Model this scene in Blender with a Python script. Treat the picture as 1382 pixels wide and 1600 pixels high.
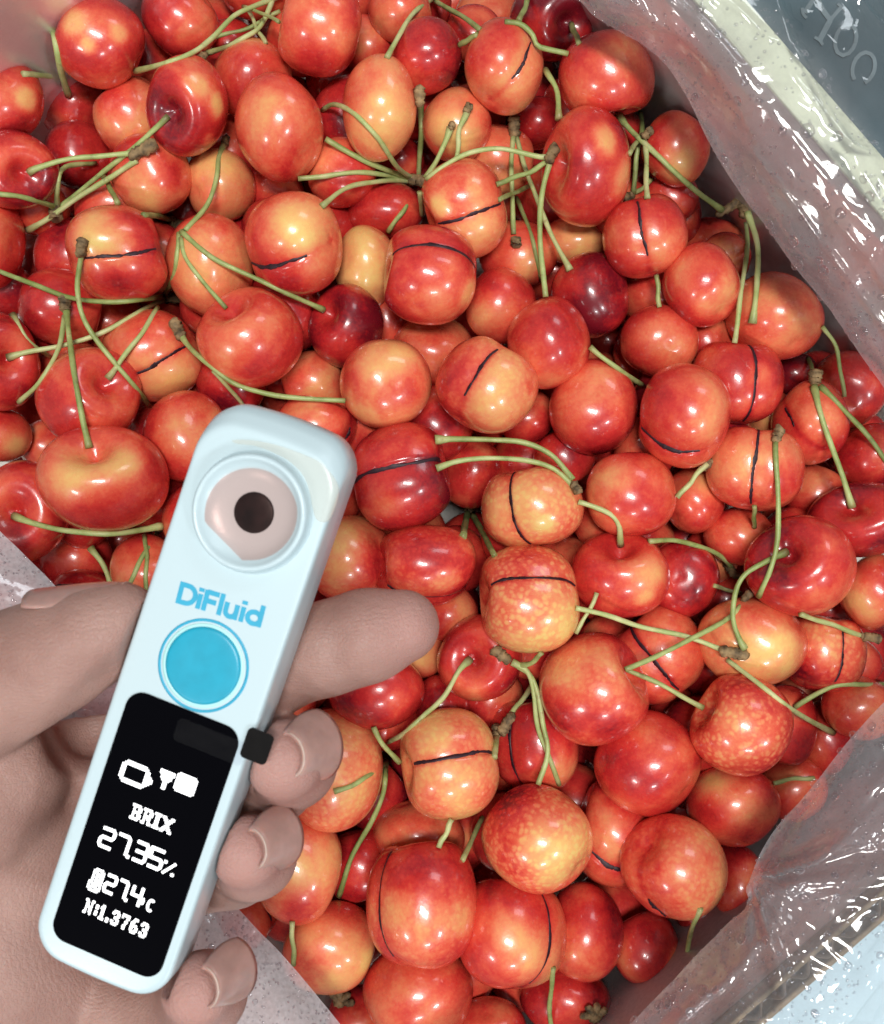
import bpy, math, random
import numpy as np
from mathutils import Vector, Matrix
from mathutils.bvhtree import BVHTree

S = bpy.context.scene
for o in list(bpy.data.objects):
    bpy.data.objects.remove(o)
COL = S.collection
MM = 0.001
rnd = random.Random(7)

# ------------------------------------------------------------------ camera
CAMZ = 312.0                     # mm above the level of the fruit
FPX = 1716.0                     # focal length in pixels of the 1382 x 1600 photograph
cam = bpy.data.cameras.new('camera')
cam.sensor_fit = 'VERTICAL'
cam.sensor_height = 24.0
cam.lens = 24.0 * FPX / 1600.0
cam.clip_start = 0.01
cam.clip_end = 20.0
cam.dof.use_dof = True
cam.dof.focus_distance = 0.306
cam.dof.aperture_fstop = 25.0
co = bpy.data.objects.new('camera', cam)
co.location = (0, 0, CAMZ * MM)
COL.objects.link(co)
S.camera = co

# ------------------------------------------------------------------ light
w = bpy.data.worlds.new('World')
S.world = w
w.use_nodes = True
bg = w.node_tree.nodes['Background']
bg.inputs[0].default_value = (0.93, 0.97, 1.0, 1)
bg.inputs[1].default_value = 0.23

def lamp(name, loc, target, sx, sy, power, col=(1, 1, 1), spin=0.0):
    l = bpy.data.lights.new(name, 'AREA')
    l.shape = 'RECTANGLE'
    l.size, l.size_y = sx, sy
    l.energy = power
    l.color = col
    o = bpy.data.objects.new(name, l)
    o.location = loc
    d = Vector(target) - Vector(loc)
    o.rotation_euler = (d.to_track_quat('-Z', 'Y') @ __import__('mathutils').Quaternion((0, 0, 1), spin)).to_euler()
    COL.objects.link(o)
    return o

lamp('ceiling_lamp', (0.06, 0.10, 2.0), (0, 0, 0), 0.62, 0.24, 34, (1.0, 0.98, 0.95), 0.15)
lamp('ceiling_lamp', (1.35, -1.15, 1.75), (0, 0, 0), 0.30, 0.24, 12, (0.93, 0.97, 1.0), 0.4)
lamp('ceiling_lamp', (0.35, -1.75, 1.6), (0, 0, 0), 0.34, 0.16, 9, (0.95, 0.98, 1.0), 0.0)
lamp('ceiling_lamp', (-1.3, -1.25, 1.6), (0, 0, 0), 0.40, 0.22, 11, (1.0, 0.98, 0.95), 0.2)
lamp('ceiling_lamp', (1.1, 1.7, 1.5), (0, 0, 0), 0.9, 0.5, 8, (0.88, 0.95, 1.0), 0.3)

S.view_settings.view_transform = 'Standard'
S.view_settings.look = 'None'
S.view_settings.exposure = -0.06
S.view_settings.gamma = 1.0
S.view_settings.use_curve_mapping = False
S.cycles.use_denoising = True
S.cycles.max_bounces = 7
S.cycles.diffuse_bounces = 3
S.cycles.glossy_bounces = 3
S.cycles.transmission_bounces = 5
S.cycles.transparent_max_bounces = 14
S.cycles.use_adaptive_sampling = True
S.cycles.adaptive_threshold = 0.02
S.cycles.caustics_reflective = False
S.cycles.caustics_refractive = False
S.cycles.sample_clamp_indirect = 4.0

# ------------------------------------------------------------------ helpers
def P(px, py, z):
    """a pixel of the photograph at height z (mm) as a point in mm"""
    k = (CAMZ - z) / FPX
    return np.array([(px - 691.0) * k, (800.0 - py) * k, z])

def mesh_obj(name, verts, faces, mat=None, parent=None, smooth=True, attrs=None, origin=None):
    """verts in mm; origin in mm moves the object's origin"""
    v = np.asarray(verts, dtype=float)
    if origin is not None:
        v = v - np.asarray(origin)
    me = bpy.data.meshes.new(name)
    me.from_pydata((v * MM).tolist(), [], [tuple(int(i) for i in f) for f in faces])
    if smooth:
        me.polygons.foreach_set('use_smooth', [True] * len(me.polygons))
    if attrs:
        for k, a in attrs.items():
            at = me.attributes.new(k, 'FLOAT', 'POINT')
            at.data.foreach_set('value', np.asarray(a, dtype=np.float32))
    if mat:
        me.materials.append(mat)
    me.update()
    o = bpy.data.objects.new(name, me)
    COL.objects.link(o)
    if origin is not None:
        o.location = Vector([float(c) * MM for c in origin])
    if parent:
        o.parent = parent
        if origin is None:
            o.matrix_parent_inverse = Matrix.Translation(-parent.location)
        else:
            o.matrix_parent_inverse = Matrix.Translation(-parent.location)
    return o

def empty(name, loc):
    o = bpy.data.objects.new(name, None)
    o.empty_display_size = 0.01
    o.location = Vector([float(c) * MM for c in loc])
    COL.objects.link(o)
    return o

def tag(o, label=None, cat=None, group=None, kind=None):
    if label: o['label'] = label
    if cat: o['category'] = cat
    if group: o['group'] = group
    if kind: o['kind'] = kind
    return o

def catmull(pts, n):
    p = np.asarray(pts, float)
    if len(p) == 2:
        t = np.linspace(0, 1, n)[:, None]
        return p[0] * (1 - t) + p[1] * t
    d = np.r_[0, np.cumsum(np.linalg.norm(np.diff(p, axis=0), axis=1))]
    q = np.vstack([2 * p[0] - p[1], p, 2 * p[-1] - p[-2]])
    out = []
    for s in np.linspace(0, d[-1], n):
        i = min(max(np.searchsorted(d, s) - 1, 0), len(p) - 2)
        t = (s - d[i]) / max(d[i + 1] - d[i], 1e-9)
        a, b, c, e = q[i], q[i + 1], q[i + 2], q[i + 3]
        out.append(0.5 * (2 * b + (c - a) * t + (2 * a - 5 * b + 4 * c - e) * t * t + (3 * b - a - 3 * c + e) * t ** 3))
    return np.array(out)

def tube(path, radii, ns=8, bump=0.0, seed=0, up=None):
    """verts, faces of a tube along path (mm)"""
    rg = np.random.RandomState(seed)
    p = np.asarray(path, float); n = len(p)
    T = np.gradient(p, axis=0); T /= np.linalg.norm(T, axis=1)[:, None] + 1e-9
    a = np.array([0, 0, 1.0]) if up is None else np.asarray(up, float)
    V = []
    for i in range(n):
        t = T[i]
        b = np.cross(t, a)
        if np.linalg.norm(b) < 1e-3: b = np.cross(t, [1, 0, 0])
        b /= np.linalg.norm(b); c = np.cross(b, t)
        for k in range(ns):
            an = 2 * math.pi * k / ns
            r = radii[i] * (1 + bump * rg.uniform(-1, 1))
            V.append(p[i] + r * (math.cos(an) * b + math.sin(an) * c))
    F = []
    for i in range(n - 1):
        for k in range(ns):
            k2 = (k + 1) % ns
            F.append((i * ns + k, i * ns + k2, (i + 1) * ns + k2, (i + 1) * ns + k))
    F.append(tuple(range(ns))[::-1]); F.append(tuple((n - 1) * ns + k for k in range(ns)))
    return V, F

class NZ:
    """cheap smooth value noise in numpy"""
    def __init__(s, seed):
        r = np.random.RandomState(seed)
        s.k = r.normal(size=(24, 3)); s.k /= np.linalg.norm(s.k, axis=1)[:, None]
        s.f = r.uniform(0.6, 1.6, 24); s.p = r.uniform(0, 6.28, 24)
    def __call__(s, X, scale):
        return np.cos((X @ s.k.T) * s.f * scale + s.p).sum(1) / math.sqrt(12)

# ------------------------------------------------------------------ materials
def new_mat(name):
    m = bpy.data.materials.new(name); m.use_nodes = True
    nt = m.node_tree
    b = nt.nodes['Principled BSDF']
    return m, nt, b

def N(nt, kind, **kw):
    n = nt.nodes.new(kind)
    for k, v in kw.items():
        if k.startswith('i_'):
            n.inputs[k[2:].replace('_', ' ')].default_value = v
        else:
            setattr(n, k, v)
    return n

def ramp(nt, stops, interp='LINEAR'):
    r = nt.nodes.new('ShaderNodeValToRGB')
    r.color_ramp.interpolation = interp
    e = r.color_ramp.elements
    while len(e) > 1: e.remove(e[-1])
    e[0].position, e[0].color = stops[0][0], (*stops[0][1], 1)
    for p, c in stops[1:]:
        x = e.new(p); x.color = (*c, 1)
    return r

def math_(nt, op, a, b=None, clamp=False):
    n = nt.nodes.new('ShaderNodeMath'); n.operation = op; n.use_clamp = clamp
    for i, x in enumerate((a, b)):
        if x is None: continue
        if isinstance(x, (int, float)): n.inputs[i].default_value = x
        else: nt.links.new(x, n.inputs[i])
    return n.outputs[0]

def simple(name, col, rough=0.5, noise=0.0, nscale=200.0, bump=0.0, bscale=400.0, spec=0.5, emit=None, **kw):
    m, nt, b = new_mat(name)
    L = nt.links
    tc = N(nt, 'ShaderNodeTexCoord')
    b.inputs['Roughness'].default_value = rough
    b.inputs['Specular IOR Level'].default_value = spec
    if noise > 0:
        n = N(nt, 'ShaderNodeTexNoise'); n.inputs['Scale'].default_value = nscale; n.inputs['Detail'].default_value = 5
        L.new(tc.outputs['Object'], n.inputs['Vector'])
        lo = tuple(c * (1 - noise) for c in col); hi = tuple(min(1, c * (1 + noise)) for c in col)
        r = ramp(nt, [(0.3, lo), (0.7, hi)])
        L.new(n.outputs['Fac'], r.inputs[0]); L.new(r.outputs[0], b.inputs['Base Color'])
    else:
        b.inputs['Base Color'].default_value = (*col, 1)
    if bump > 0:
        n = N(nt, 'ShaderNodeTexNoise'); n.inputs['Scale'].default_value = bscale; n.inputs['Detail'].default_value = 4
        L.new(tc.outputs['Object'], n.inputs['Vector'])
        bp = N(nt, 'ShaderNodeBump'); bp.inputs['Strength'].default_value = bump; bp.inputs['Distance'].default_value = 0.0006
        L.new(n.outputs['Fac'], bp.inputs['Height']); L.new(bp.outputs[0], b.inputs['Normal'])
    if emit:
        b.inputs['Emission Color'].default_value = (*emit[:3], 1)
        b.inputs['Emission Strength'].default_value = emit[3]
    for k, v in kw.items():
        b.inputs[k.replace('_', ' ')].default_value = v
    return m

def cherry_material():
    m, nt, b = new_mat('cherry_skin')
    L = nt.links
    tc = N(nt, 'ShaderNodeTexCoord')
    oi = N(nt, 'ShaderNodeObjectInfo')
    off = N(nt, 'ShaderNodeVectorMath', operation='SCALE'); off.inputs[0].default_value = (1.7, 2.3, 3.1)
    L.new(oi.outputs['Random'], off.inputs['Scale'])
    vec = N(nt, 'ShaderNodeVectorMath', operation='ADD')
    L.new(tc.outputs['Object'], vec.inputs[0]); L.new(off.outputs[0], vec.inputs[1])
    def noise(scale, detail=3, rough=0.5, dist=0.0):
        n = N(nt, 'ShaderNodeTexNoise')
        n.inputs['Scale'].default_value = scale; n.inputs['Detail'].default_value = detail
        n.inputs['Roughness'].default_value = rough; n.inputs['Distortion'].default_value = dist
        L.new(vec.outputs[0], n.inputs['Vector'])
        return n.outputs['Fac']
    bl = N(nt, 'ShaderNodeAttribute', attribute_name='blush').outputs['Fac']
    mo = N(nt, 'ShaderNodeAttribute', attribute_name='mottle').outputs['Fac']
    big = noise(75, 3, 0.55, 0.4)
    mid = noise(240, 4, 0.6)
    fine = noise(1100, 3, 0.6)
    # pale cells (mottled skin)
    vo = N(nt, 'ShaderNodeTexVoronoi', feature='SMOOTH_F1'); vo.inputs['Scale'].default_value = 600; vo.inputs['Smoothness'].default_value = 0.25
    wv = N(nt, 'ShaderNodeVectorMath', operation='ADD')
    nv = N(nt, 'ShaderNodeTexNoise'); nv.inputs['Scale'].default_value = 300
    L.new(vec.outputs[0], nv.inputs['Vector'])
    sc = N(nt, 'ShaderNodeVectorMath', operation='SCALE'); sc.inputs['Scale'].default_value = 0.0022
    L.new(nv.outputs['Color'], sc.inputs[0])
    L.new(vec.outputs[0], wv.inputs[0]); L.new(sc.outputs[0], wv.inputs[1]); L.new(wv.outputs[0], vo.inputs['Vector'])
    cell = N(nt, 'ShaderNodeMapRange'); cell.inputs['From Min'].default_value = 0.62; cell.inputs['From Max'].default_value = 0.18; cell.interpolation_type = 'SMOOTHSTEP'
    L.new(vo.outputs['Distance'], cell.inputs['Value'])
    cellsel = math_(nt, 'MULTIPLY', cell.outputs[0], math_(nt, 'MULTIPLY', mid, 1.7))
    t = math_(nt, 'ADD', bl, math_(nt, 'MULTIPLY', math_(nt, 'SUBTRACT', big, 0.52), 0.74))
    t = math_(nt, 'ADD', t, math_(nt, 'MULTIPLY', math_(nt, 'SUBTRACT', mid, 0.5), 0.22))
    t = math_(nt, 'ADD', t, math_(nt, 'MULTIPLY', math_(nt, 'SUBTRACT', fine, 0.5), 0.20))
    t = math_(nt, 'SUBTRACT', t, math_(nt, 'MULTIPLY', math_(nt, 'SUBTRACT', cellsel, 0.42), math_(nt, 'MULTIPLY', mo, 0.25)))
    t = math_(nt, 'MINIMUM', math_(nt, 'MAXIMUM', t, 0.0), 1.0)
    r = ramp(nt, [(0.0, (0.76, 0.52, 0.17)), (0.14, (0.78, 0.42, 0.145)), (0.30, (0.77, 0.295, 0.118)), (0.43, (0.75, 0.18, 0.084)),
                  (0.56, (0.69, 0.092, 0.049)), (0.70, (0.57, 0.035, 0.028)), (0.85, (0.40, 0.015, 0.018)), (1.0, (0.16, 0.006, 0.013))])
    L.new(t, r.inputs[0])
    # pinprick lenticels
    v2 = N(nt, 'ShaderNodeTexVoronoi'); v2.inputs['Scale'].default_value = 900
    L.new(vec.outputs[0], v2.inputs['Vector'])
    dot = N(nt, 'ShaderNodeMapRange'); dot.inputs['From Min'].default_value = 0.10; dot.inputs['From Max'].default_value = 0.22
    dot.inputs['To Min'].default_value = 0.22; dot.inputs['To Max'].default_value = 0.0
    L.new(v2.outputs['Distance'], dot.inputs['Value'])
    mx = N(nt, 'ShaderNodeMix', data_type='RGBA'); mx.inputs['B'].default_value = (0.80, 0.42, 0.16, 1)
    L.new(math_(nt, 'MULTIPLY', dot.outputs[0], math_(nt, 'SUBTRACT', 1.2, bl), True), mx.inputs['Factor'])
    L.new(r.outputs[0], mx.inputs['A'])
    L.new(mx.outputs['Result'], b.inputs['Base Color'])
    rr = N(nt, 'ShaderNodeMapRange'); rr.inputs['To Min'].default_value = 0.19; rr.inputs['To Max'].default_value = 0.36
    L.new(mid, rr.inputs['Value']); L.new(rr.outputs[0], b.inputs['Roughness'])
    b.inputs['Specular IOR Level'].default_value = 0.5
    b.inputs['Coat Weight'].default_value = 0.5
    b.inputs['Coat Roughness'].default_value = 0.085
    bp = N(nt, 'ShaderNodeBump'); bp.inputs['Strength'].default_value = 0.35; bp.inputs['Distance'].default_value = 0.0004
    L.new(math_(nt, 'ADD', math_(nt, 'MULTIPLY', mid, 0.8), math_(nt, 'MULTIPLY', fine, 0.12)), bp.inputs['Height'])
    L.new(bp.outputs[0], b.inputs['Normal'])
    return m

def stem_material():
    m, nt, b = new_mat('stem_green')
    L = nt.links
    tc = N(nt, 'ShaderNodeTexCoord')
    n = N(nt, 'ShaderNodeTexNoise'); n.inputs['Scale'].default_value = 160; n.inputs['Detail'].default_value = 5
    L.new(tc.outputs['Object'], n.inputs['Vector'])
    at = N(nt, 'ShaderNodeAttribute', attribute_name='brown').outputs['Fac']
    r = ramp(nt, [(0.25, (0.21, 0.27, 0.075)), (0.5, (0.37, 0.44, 0.16)), (0.75, (0.53, 0.55, 0.26))])
    so = N(nt, 'ShaderNodeObjectInfo')
    L.new(math_(nt, 'ADD', n.outputs['Fac'], math_(nt, 'MULTIPLY', math_(nt, 'SUBTRACT', so.outputs['Random'], 0.5), 0.35)), r.inputs[0])
    r2 = ramp(nt, [(0.3, (0.07, 0.035, 0.018)), (0.6, (0.26, 0.17, 0.07))])
    L.new(n.outputs['Fac'], r2.inputs[0])
    n2 = N(nt, 'ShaderNodeTexNoise'); n2.inputs['Scale'].default_value = 420; n2.inputs['Detail'].default_value = 4
    L.new(tc.outputs['Object'], n2.inputs['Vector'])
    sp = N(nt, 'ShaderNodeMapRange'); sp.inputs['From Min'].default_value = 0.62; sp.inputs['From Max'].default_value = 0.74
    sp.inputs['To Max'].default_value = 0.55
    L.new(n2.outputs['Fac'], sp.inputs['Value'])
    f = math_(nt, 'MAXIMUM', at, sp.outputs[0])
    mx = N(nt, 'ShaderNodeMix', data_type='RGBA')
    L.new(f, mx.inputs['Factor']); L.new(r.outputs[0], mx.inputs['A']); L.new(r2.outputs[0], mx.inputs['B'])
    L.new(mx.outputs['Result'], b.inputs['Base Color'])
    b.inputs['Roughness'].default_value = 0.45
    b.inputs['Subsurface Weight'].default_value = 0.1
    b.inputs['Subsurface Scale'].default_value = 0.0008
    bp = N(nt, 'ShaderNodeBump'); bp.inputs['Strength'].default_value = 0.5; bp.inputs['Distance'].default_value = 0.0004
    L.new(n2.outputs['Fac'], bp.inputs['Height']); L.new(bp.outputs[0], b.inputs['Normal'])
    return m

def film_material(name, haze, frost, tint=(0.95, 0.95, 0.97), fogattr=0.0, rough=0.09, fk=1.3):
    """clear polythene: mostly transparent, glossy by Fresnel, slightly milky; frost = fogged with fine condensation"""
    m, nt, b = new_mat(name)
    L = nt.links
    nt.nodes.remove(b)
    out = nt.nodes['Material Output']
    tc = N(nt, 'ShaderNodeTexCoord')
    tr = N(nt, 'ShaderNodeBsdfTransparent'); tr.inputs[0].default_value = (*tint, 1)
    gl = N(nt, 'ShaderNodeBsdfGlossy'); gl.inputs['Roughness'].default_value = rough
    gl.inputs['Color'].default_value = (1, 1, 1, 1)
    df = N(nt, 'ShaderNodeBsdfDiffuse'); df.inputs[0].default_value = (0.92, 0.94, 0.98, 1)
    tl = N(nt, 'ShaderNodeBsdfTranslucent'); tl.inputs[0].default_value = (0.93, 0.90, 0.92, 1)
    milk = N(nt, 'ShaderNodeMixShader'); milk.inputs[0].default_value = 0.45
    L.new(df.outputs[0], milk.inputs[1]); L.new(tl.outputs[0], milk.inputs[2])
    n = N(nt, 'ShaderNodeTexNoise'); n.inputs['Scale'].default_value = 22; n.inputs['Detail'].default_value = 3
    L.new(tc.outputs['Object'], n.inputs['Vector'])
    n2 = N(nt, 'ShaderNodeTexNoise'); n2.inputs['Scale'].default_value = 900; n2.inputs['Detail'].default_value = 3
    L.new(tc.outputs['Object'], n2.inputs['Vector'])
    fog = N(nt, 'ShaderNodeMapRange'); fog.inputs['From Min'].default_value = 0.42; fog.inputs['From Max'].default_value = 0.66
    fog.inputs['To Min'].default_value = haze; fog.inputs['To Max'].default_value = haze + frost
    L.new(n.outputs['Fac'], fog.inputs['Value'])
    gr = N(nt, 'ShaderNodeMapRange'); gr.inputs['From Min'].default_value = 0.35; gr.inputs['From Max'].default_value = 0.65
    gr.inputs['To Min'].default_value = 0.88; gr.inputs['To Max'].default_value = 1.1
    L.new(n2.outputs['Fac'], gr.inputs['Value'])
    fv = fog.outputs[0]
    if fogattr:
        fa = N(nt, 'ShaderNodeAttribute', attribute_name='fog').outputs['Fac']
        fv = math_(nt, 'ADD', fv, math_(nt, 'MULTIPLY', fa, fogattr))
    fac = math_(nt, 'MULTIPLY', fv, gr.outputs[0], True)
    s1 = N(nt, 'ShaderNodeMixShader'); L.new(fac, s1.inputs[0]); L.new(tr.outputs[0], s1.inputs[1]); L.new(milk.outputs[0], s1.inputs[2])
    n3 = N(nt, 'ShaderNodeTexNoise'); n3.inputs['Scale'].default_value = 105; n3.inputs['Detail'].default_value = 3
    L.new(tc.outputs['Object'], n3.inputs['Vector'])
    bp = N(nt, 'ShaderNodeBump'); bp.inputs['Strength'].default_value = 0.35; bp.inputs['Distance'].default_value = 0.0012
    L.new(n3.outputs['Fac'], bp.inputs['Height'])
    fr = N(nt, 'ShaderNodeFresnel'); fr.inputs['IOR'].default_value = 1.5
    L.new(bp.outputs[0], gl.inputs['Normal']); L.new(bp.outputs[0], fr.inputs['Normal'])
    s2 = N(nt, 'ShaderNodeMixShader')
    L.new(math_(nt, 'ADD', math_(nt, 'MULTIPLY', fr.outputs[0], fk), 0.02, True), s2.inputs[0])
    L.new(s1.outputs[0], s2.inputs[1]); L.new(gl.outputs[0], s2.inputs[2])
    L.new(s2.outputs[0], out.inputs['Surface'])
    return m

def water_material():
    m, nt, b = new_mat('water')
    L = nt.links
    nt.nodes.remove(b)
    tr = N(nt, 'ShaderNodeBsdfTransparent'); tr.inputs[0].default_value = (0.97, 0.97, 0.98, 1)
    gl = N(nt, 'ShaderNodeBsdfGlossy'); gl.inputs['Roughness'].default_value = 0.04
    df = N(nt, 'ShaderNodeBsdfDiffuse'); df.inputs[0].default_value = (0.9, 0.9, 0.95, 1)
    lw = N(nt, 'ShaderNodeLayerWeight'); lw.inputs['Blend'].default_value = 0.45
    rim = math_(nt, 'MULTIPLY', math_(nt, 'POWER', lw.outputs['Facing'], 2.5), 0.55, True)
    s1 = N(nt, 'ShaderNodeMixShader'); L.new(rim, s1.inputs[0]); L.new(tr.outputs[0], s1.inputs[1]); L.new(df.outputs[0], s1.inputs[2])
    s2 = N(nt, 'ShaderNodeMixShader'); L.new(math_(nt, 'ADD', math_(nt, 'MULTIPLY', lw.outputs['Fresnel'], 0.3), 0.03, True), s2.inputs[0])
    L.new(s1.outputs[0], s2.inputs[1]); L.new(gl.outputs[0], s2.inputs[2])
    L.new(s2.outputs[0], nt.nodes['Material Output'].inputs['Surface'])
    return m

def skin_material():
    m, nt, b = new_mat('skin')
    L = nt.links
    tc = N(nt, 'ShaderNodeTexCoord')
    n = N(nt, 'ShaderNodeTexNoise'); n.inputs['Scale'].default_value = 55; n.inputs['Detail'].default_value = 6
    L.new(tc.outputs['Object'], n.inputs['Vector'])
    r = ramp(nt, [(0.3, (0.31, 0.172, 0.142)), (0.55, (0.38, 0.225, 0.188)), (0.75, (0.44, 0.27, 0.23))])
    L.new(n.outputs['Fac'], r.inputs[0])
    pk = N(nt, 'ShaderNodeAttribute', attribute_name='pink').outputs['Fac']
    mx = N(nt, 'ShaderNodeMix', data_type='RGBA'); mx.inputs['B'].default_value = (0.53, 0.25, 0.225, 1)
    L.new(pk, mx.inputs['Factor']); L.new(r.outputs[0], mx.inputs['A'])
    L.new(mx.outputs['Result'], b.inputs['Base Color'])
    b.inputs['Subsurface Weight'].default_value = 0.25
    b.inputs['Subsurface Radius'].default_value = (1.0, 0.35, 0.2)
    b.inputs['Subsurface Scale'].default_value = 0.0025
    b.inputs['Roughness'].default_value = 0.5
    b.inputs['Specular IOR Level'].default_value = 0.35
    wv = N(nt, 'ShaderNodeTexWave'); wv.wave_type = 'RINGS'; wv.inputs['Scale'].default_value = 420; wv.inputs['Distortion'].default_value = 9
    wv.inputs['Detail'].default_value = 2; wv.inputs['Detail Scale'].default_value = 0.6
    L.new(tc.outputs['Object'], wv.inputs['Vector'])
    n2 = N(nt, 'ShaderNodeTexNoise'); n2.inputs['Scale'].default_value = 700; n2.inputs['Detail'].default_value = 4
    L.new(tc.outputs['Object'], n2.inputs['Vector'])
    vs = N(nt, 'ShaderNodeTexVoronoi', feature='DISTANCE_TO_EDGE'); vs.inputs['Scale'].default_value = 1100
    L.new(tc.outputs['Object'], vs.inputs['Vector'])
    vm = N(nt, 'ShaderNodeMapRange'); vm.inputs['From Max'].default_value = 0.15; L.new(vs.outputs['Distance'], vm.inputs['Value'])
    n4 = N(nt, 'ShaderNodeTexNoise'); n4.inputs['Scale'].default_value = 120; n4.inputs['Detail'].default_value = 5
    L.new(tc.outputs['Object'], n4.inputs['Vector'])
    bp = N(nt, 'ShaderNodeBump'); bp.inputs['Strength'].default_value = 0.5; bp.inputs['Distance'].default_value = 0.0003
    L.new(math_(nt, 'ADD', math_(nt, 'ADD', math_(nt, 'MULTIPLY', wv.outputs['Fac'], 0.22), n2.outputs['Fac']), math_(nt, 'ADD', math_(nt, 'MULTIPLY', vm.outputs[0], 0.35), math_(nt, 'MULTIPLY', n4.outputs['Fac'], 2.2))), bp.inputs['Height'])
    L.new(bp.outputs[0], b.inputs['Normal'])
    return m

M = dict(
    cherry=cherry_material(), stem=stem_material(), water=water_material(), skin=skin_material(),
    crease=simple('crease_dark', (0.022, 0.004, 0.010), 0.55, 0.4, 600),
    bud=simple('bud_brown', (0.20, 0.13, 0.06), 0.75, 0.75, 450, 0.8, 700),
    film=film_material('clear_film', 0.01, 0.07, fogattr=0.24),
    film_milky=film_material('lining_film', 0.16, 0.2, rough=0.4, fk=0.5),
    film_fog=film_material('fogged_film', 0.46, 0.26),
    board=simple('box_board', (0.70, 0.67, 0.62), 0.7, 0.10, 60, 0.2, 300),
    cream=simple('cream_board', (0.80, 0.86, 0.62), 0.6, 0.05, 60),
    kraft=simple('kraft_board', (0.30, 0.22, 0.13), 0.8, 0.3, 300, 0.5, 500),
    flute=simple('kraft_flute', (0.14, 0.10, 0.07), 0.85, 0.3, 300),
    teal=simple('teal_print', (0.055, 0.10, 0.115), 0.5, 0.35, 18, spec=0.2),
    pale_print=simple('pale_print', (0.13, 0.18, 0.19), 0.5, 0.2, 150),
    pale_blue=simple('pale_blue_sheet', (0.50, 0.66, 0.72), 0.4, 0.08, 30),
    table=simple('table_dark', (0.10, 0.12, 0.13), 0.5, 0.3, 20),
    white=simple('device_plastic', (0.51, 0.635, 0.675), 0.28, 0.0, bump=0.05, bscale=2500, spec=0.45),
    cyan=simple('button_cyan', (0.012, 0.33, 0.48), 0.38, 0.06, 300),
    cyan_print=simple('cyan_print', (0.03, 0.36, 0.55), 0.45, 0.05, 300),
    ring_pale=simple('ring_pale', (0.45, 0.78, 0.78), 0.4, 0.03, 300),
    glass=simple('screen_glass', (0.002, 0.002, 0.003), 0.10, 0.0, spec=0.03),
    lens=simple('lens_black', (0.014, 0.008, 0.008), 0.35, 0.6, 350, spec=0.15),
    glow=simple('display_white', (0.8, 0.8, 0.8), 0.5, emit=(0.97, 0.98, 1.0, 2.2)),
    black=simple('tab_black', (0.004, 0.0035, 0.0035), 0.5, 0.3, 400, spec=0.1),
)
# ------------------------------------------------------------------ box and what lies round it
E1 = np.array([0.656, -0.755, 0.0]); E2 = np.array([0.755, 0.656, 0.0])
HI1, LO1, HI2, LO2 = 140.0, -172.0, 128.0, -126.0
RIM, BASE = 45.0, -78.0

def BX(a, b, z):
    q = E1 * a + E2 * b
    return np.array([q[0], q[1], z])

def slab(name, a0, a1, b0, b1, z0, z1, mat, parent, tilt=None):
    n = 24
    V, F = [], []
    # a box in the box's own axes, gridded a little so that it is not dead flat
    pts = [BX(a, b, z) for z in (z0, z1) for b in (b0, b1) for a in (a0, a1)]
    F = [(0, 2, 3, 1), (4, 5, 7, 6), (0, 1, 5, 4), (2, 6, 7, 3), (0, 4, 6, 2), (1, 3, 7, 5)]
    o = mesh_obj(name, pts, F, mat, parent, smooth=False)
    bv = o.modifiers.new('bevel', 'BEVEL'); bv.width = 0.0006; bv.segments = 2
    return o

tab = mesh_obj('table', [(-2500, -2500, BASE - 6), (2500, -2500, BASE - 6), (2500, 2500, BASE - 6), (-2500, 2500, BASE - 6)], [(0, 1, 2, 3)], M['table'], smooth=False)
tag(tab, kind='structure')

box = empty('fruit_box', BX(0, 0, BASE))
tag(box, 'open cardboard box with pale walls, filled with red and yellow cherries', 'box')
slab('base', LO1, HI1, LO2, HI2, BASE - 4, BASE, M['board'], box)
slab('wall', LO1, HI1, HI2, HI2 + 9.0, BASE - 4, RIM - 1.0, M['board'], box)
slab('wall', LO1, HI1, LO2 - 6.0, LO2, BASE - 4, RIM - 1.0, M['board'], box)
slab('wall', LO1 - 6.0, LO1, LO2 - 6, HI2 + 9, BASE - 4, RIM - 1.0, M['board'], box)
slab('wall', HI1, HI1 + 5.5, LO2 - 6, HI2 + 9, BASE - 4, RIM - 6.0, M['board'], box)
tag(slab('flap', LO1 - 4, HI1 + 3, HI2 - 0.3, HI2 + 9.4, RIM - 0.9, RIM + 0.6, M['cream'], box), 'cream coloured folded top edge')
# the corrugated top edge at the lower right: two brown liners with fluting between
for s0, s1, mt, nm in ((HI1 - 0.2, HI1 + 1.1, M['kraft'], 'liner_board'), (HI1 + 4.3, HI1 + 5.7, M['kraft'], 'liner_board')):
    slab(nm, s0, s1, LO2 - 6, HI2 + 8, RIM - 6.2, RIM, mt, box)
V, F = [], []
nf = 420
for i in range(nf):
    b = LO2 - 6 + (HI2 - LO2 + 14) * i / (nf - 1)
    a = HI1 + 2.7 + 1.5 * math.sin(i * 2 * math.pi / 12)
    V += [BX(a - 0.25, b, RIM - 6.4), BX(a - 0.25, b, RIM - 1.0), BX(a + 0.25, b, RIM - 1.0), BX(a + 0.25, b, RIM - 6.4)]
for i in range(nf - 1):
    for k in range(4):
        k2 = (k + 1) % 4
        F.append((i * 4 + k, i * 4 + k2, (i + 1) * 4 + k2, (i + 1) * 4 + k))
mesh_obj('fluting', V, F, M['flute'], box)

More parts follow.
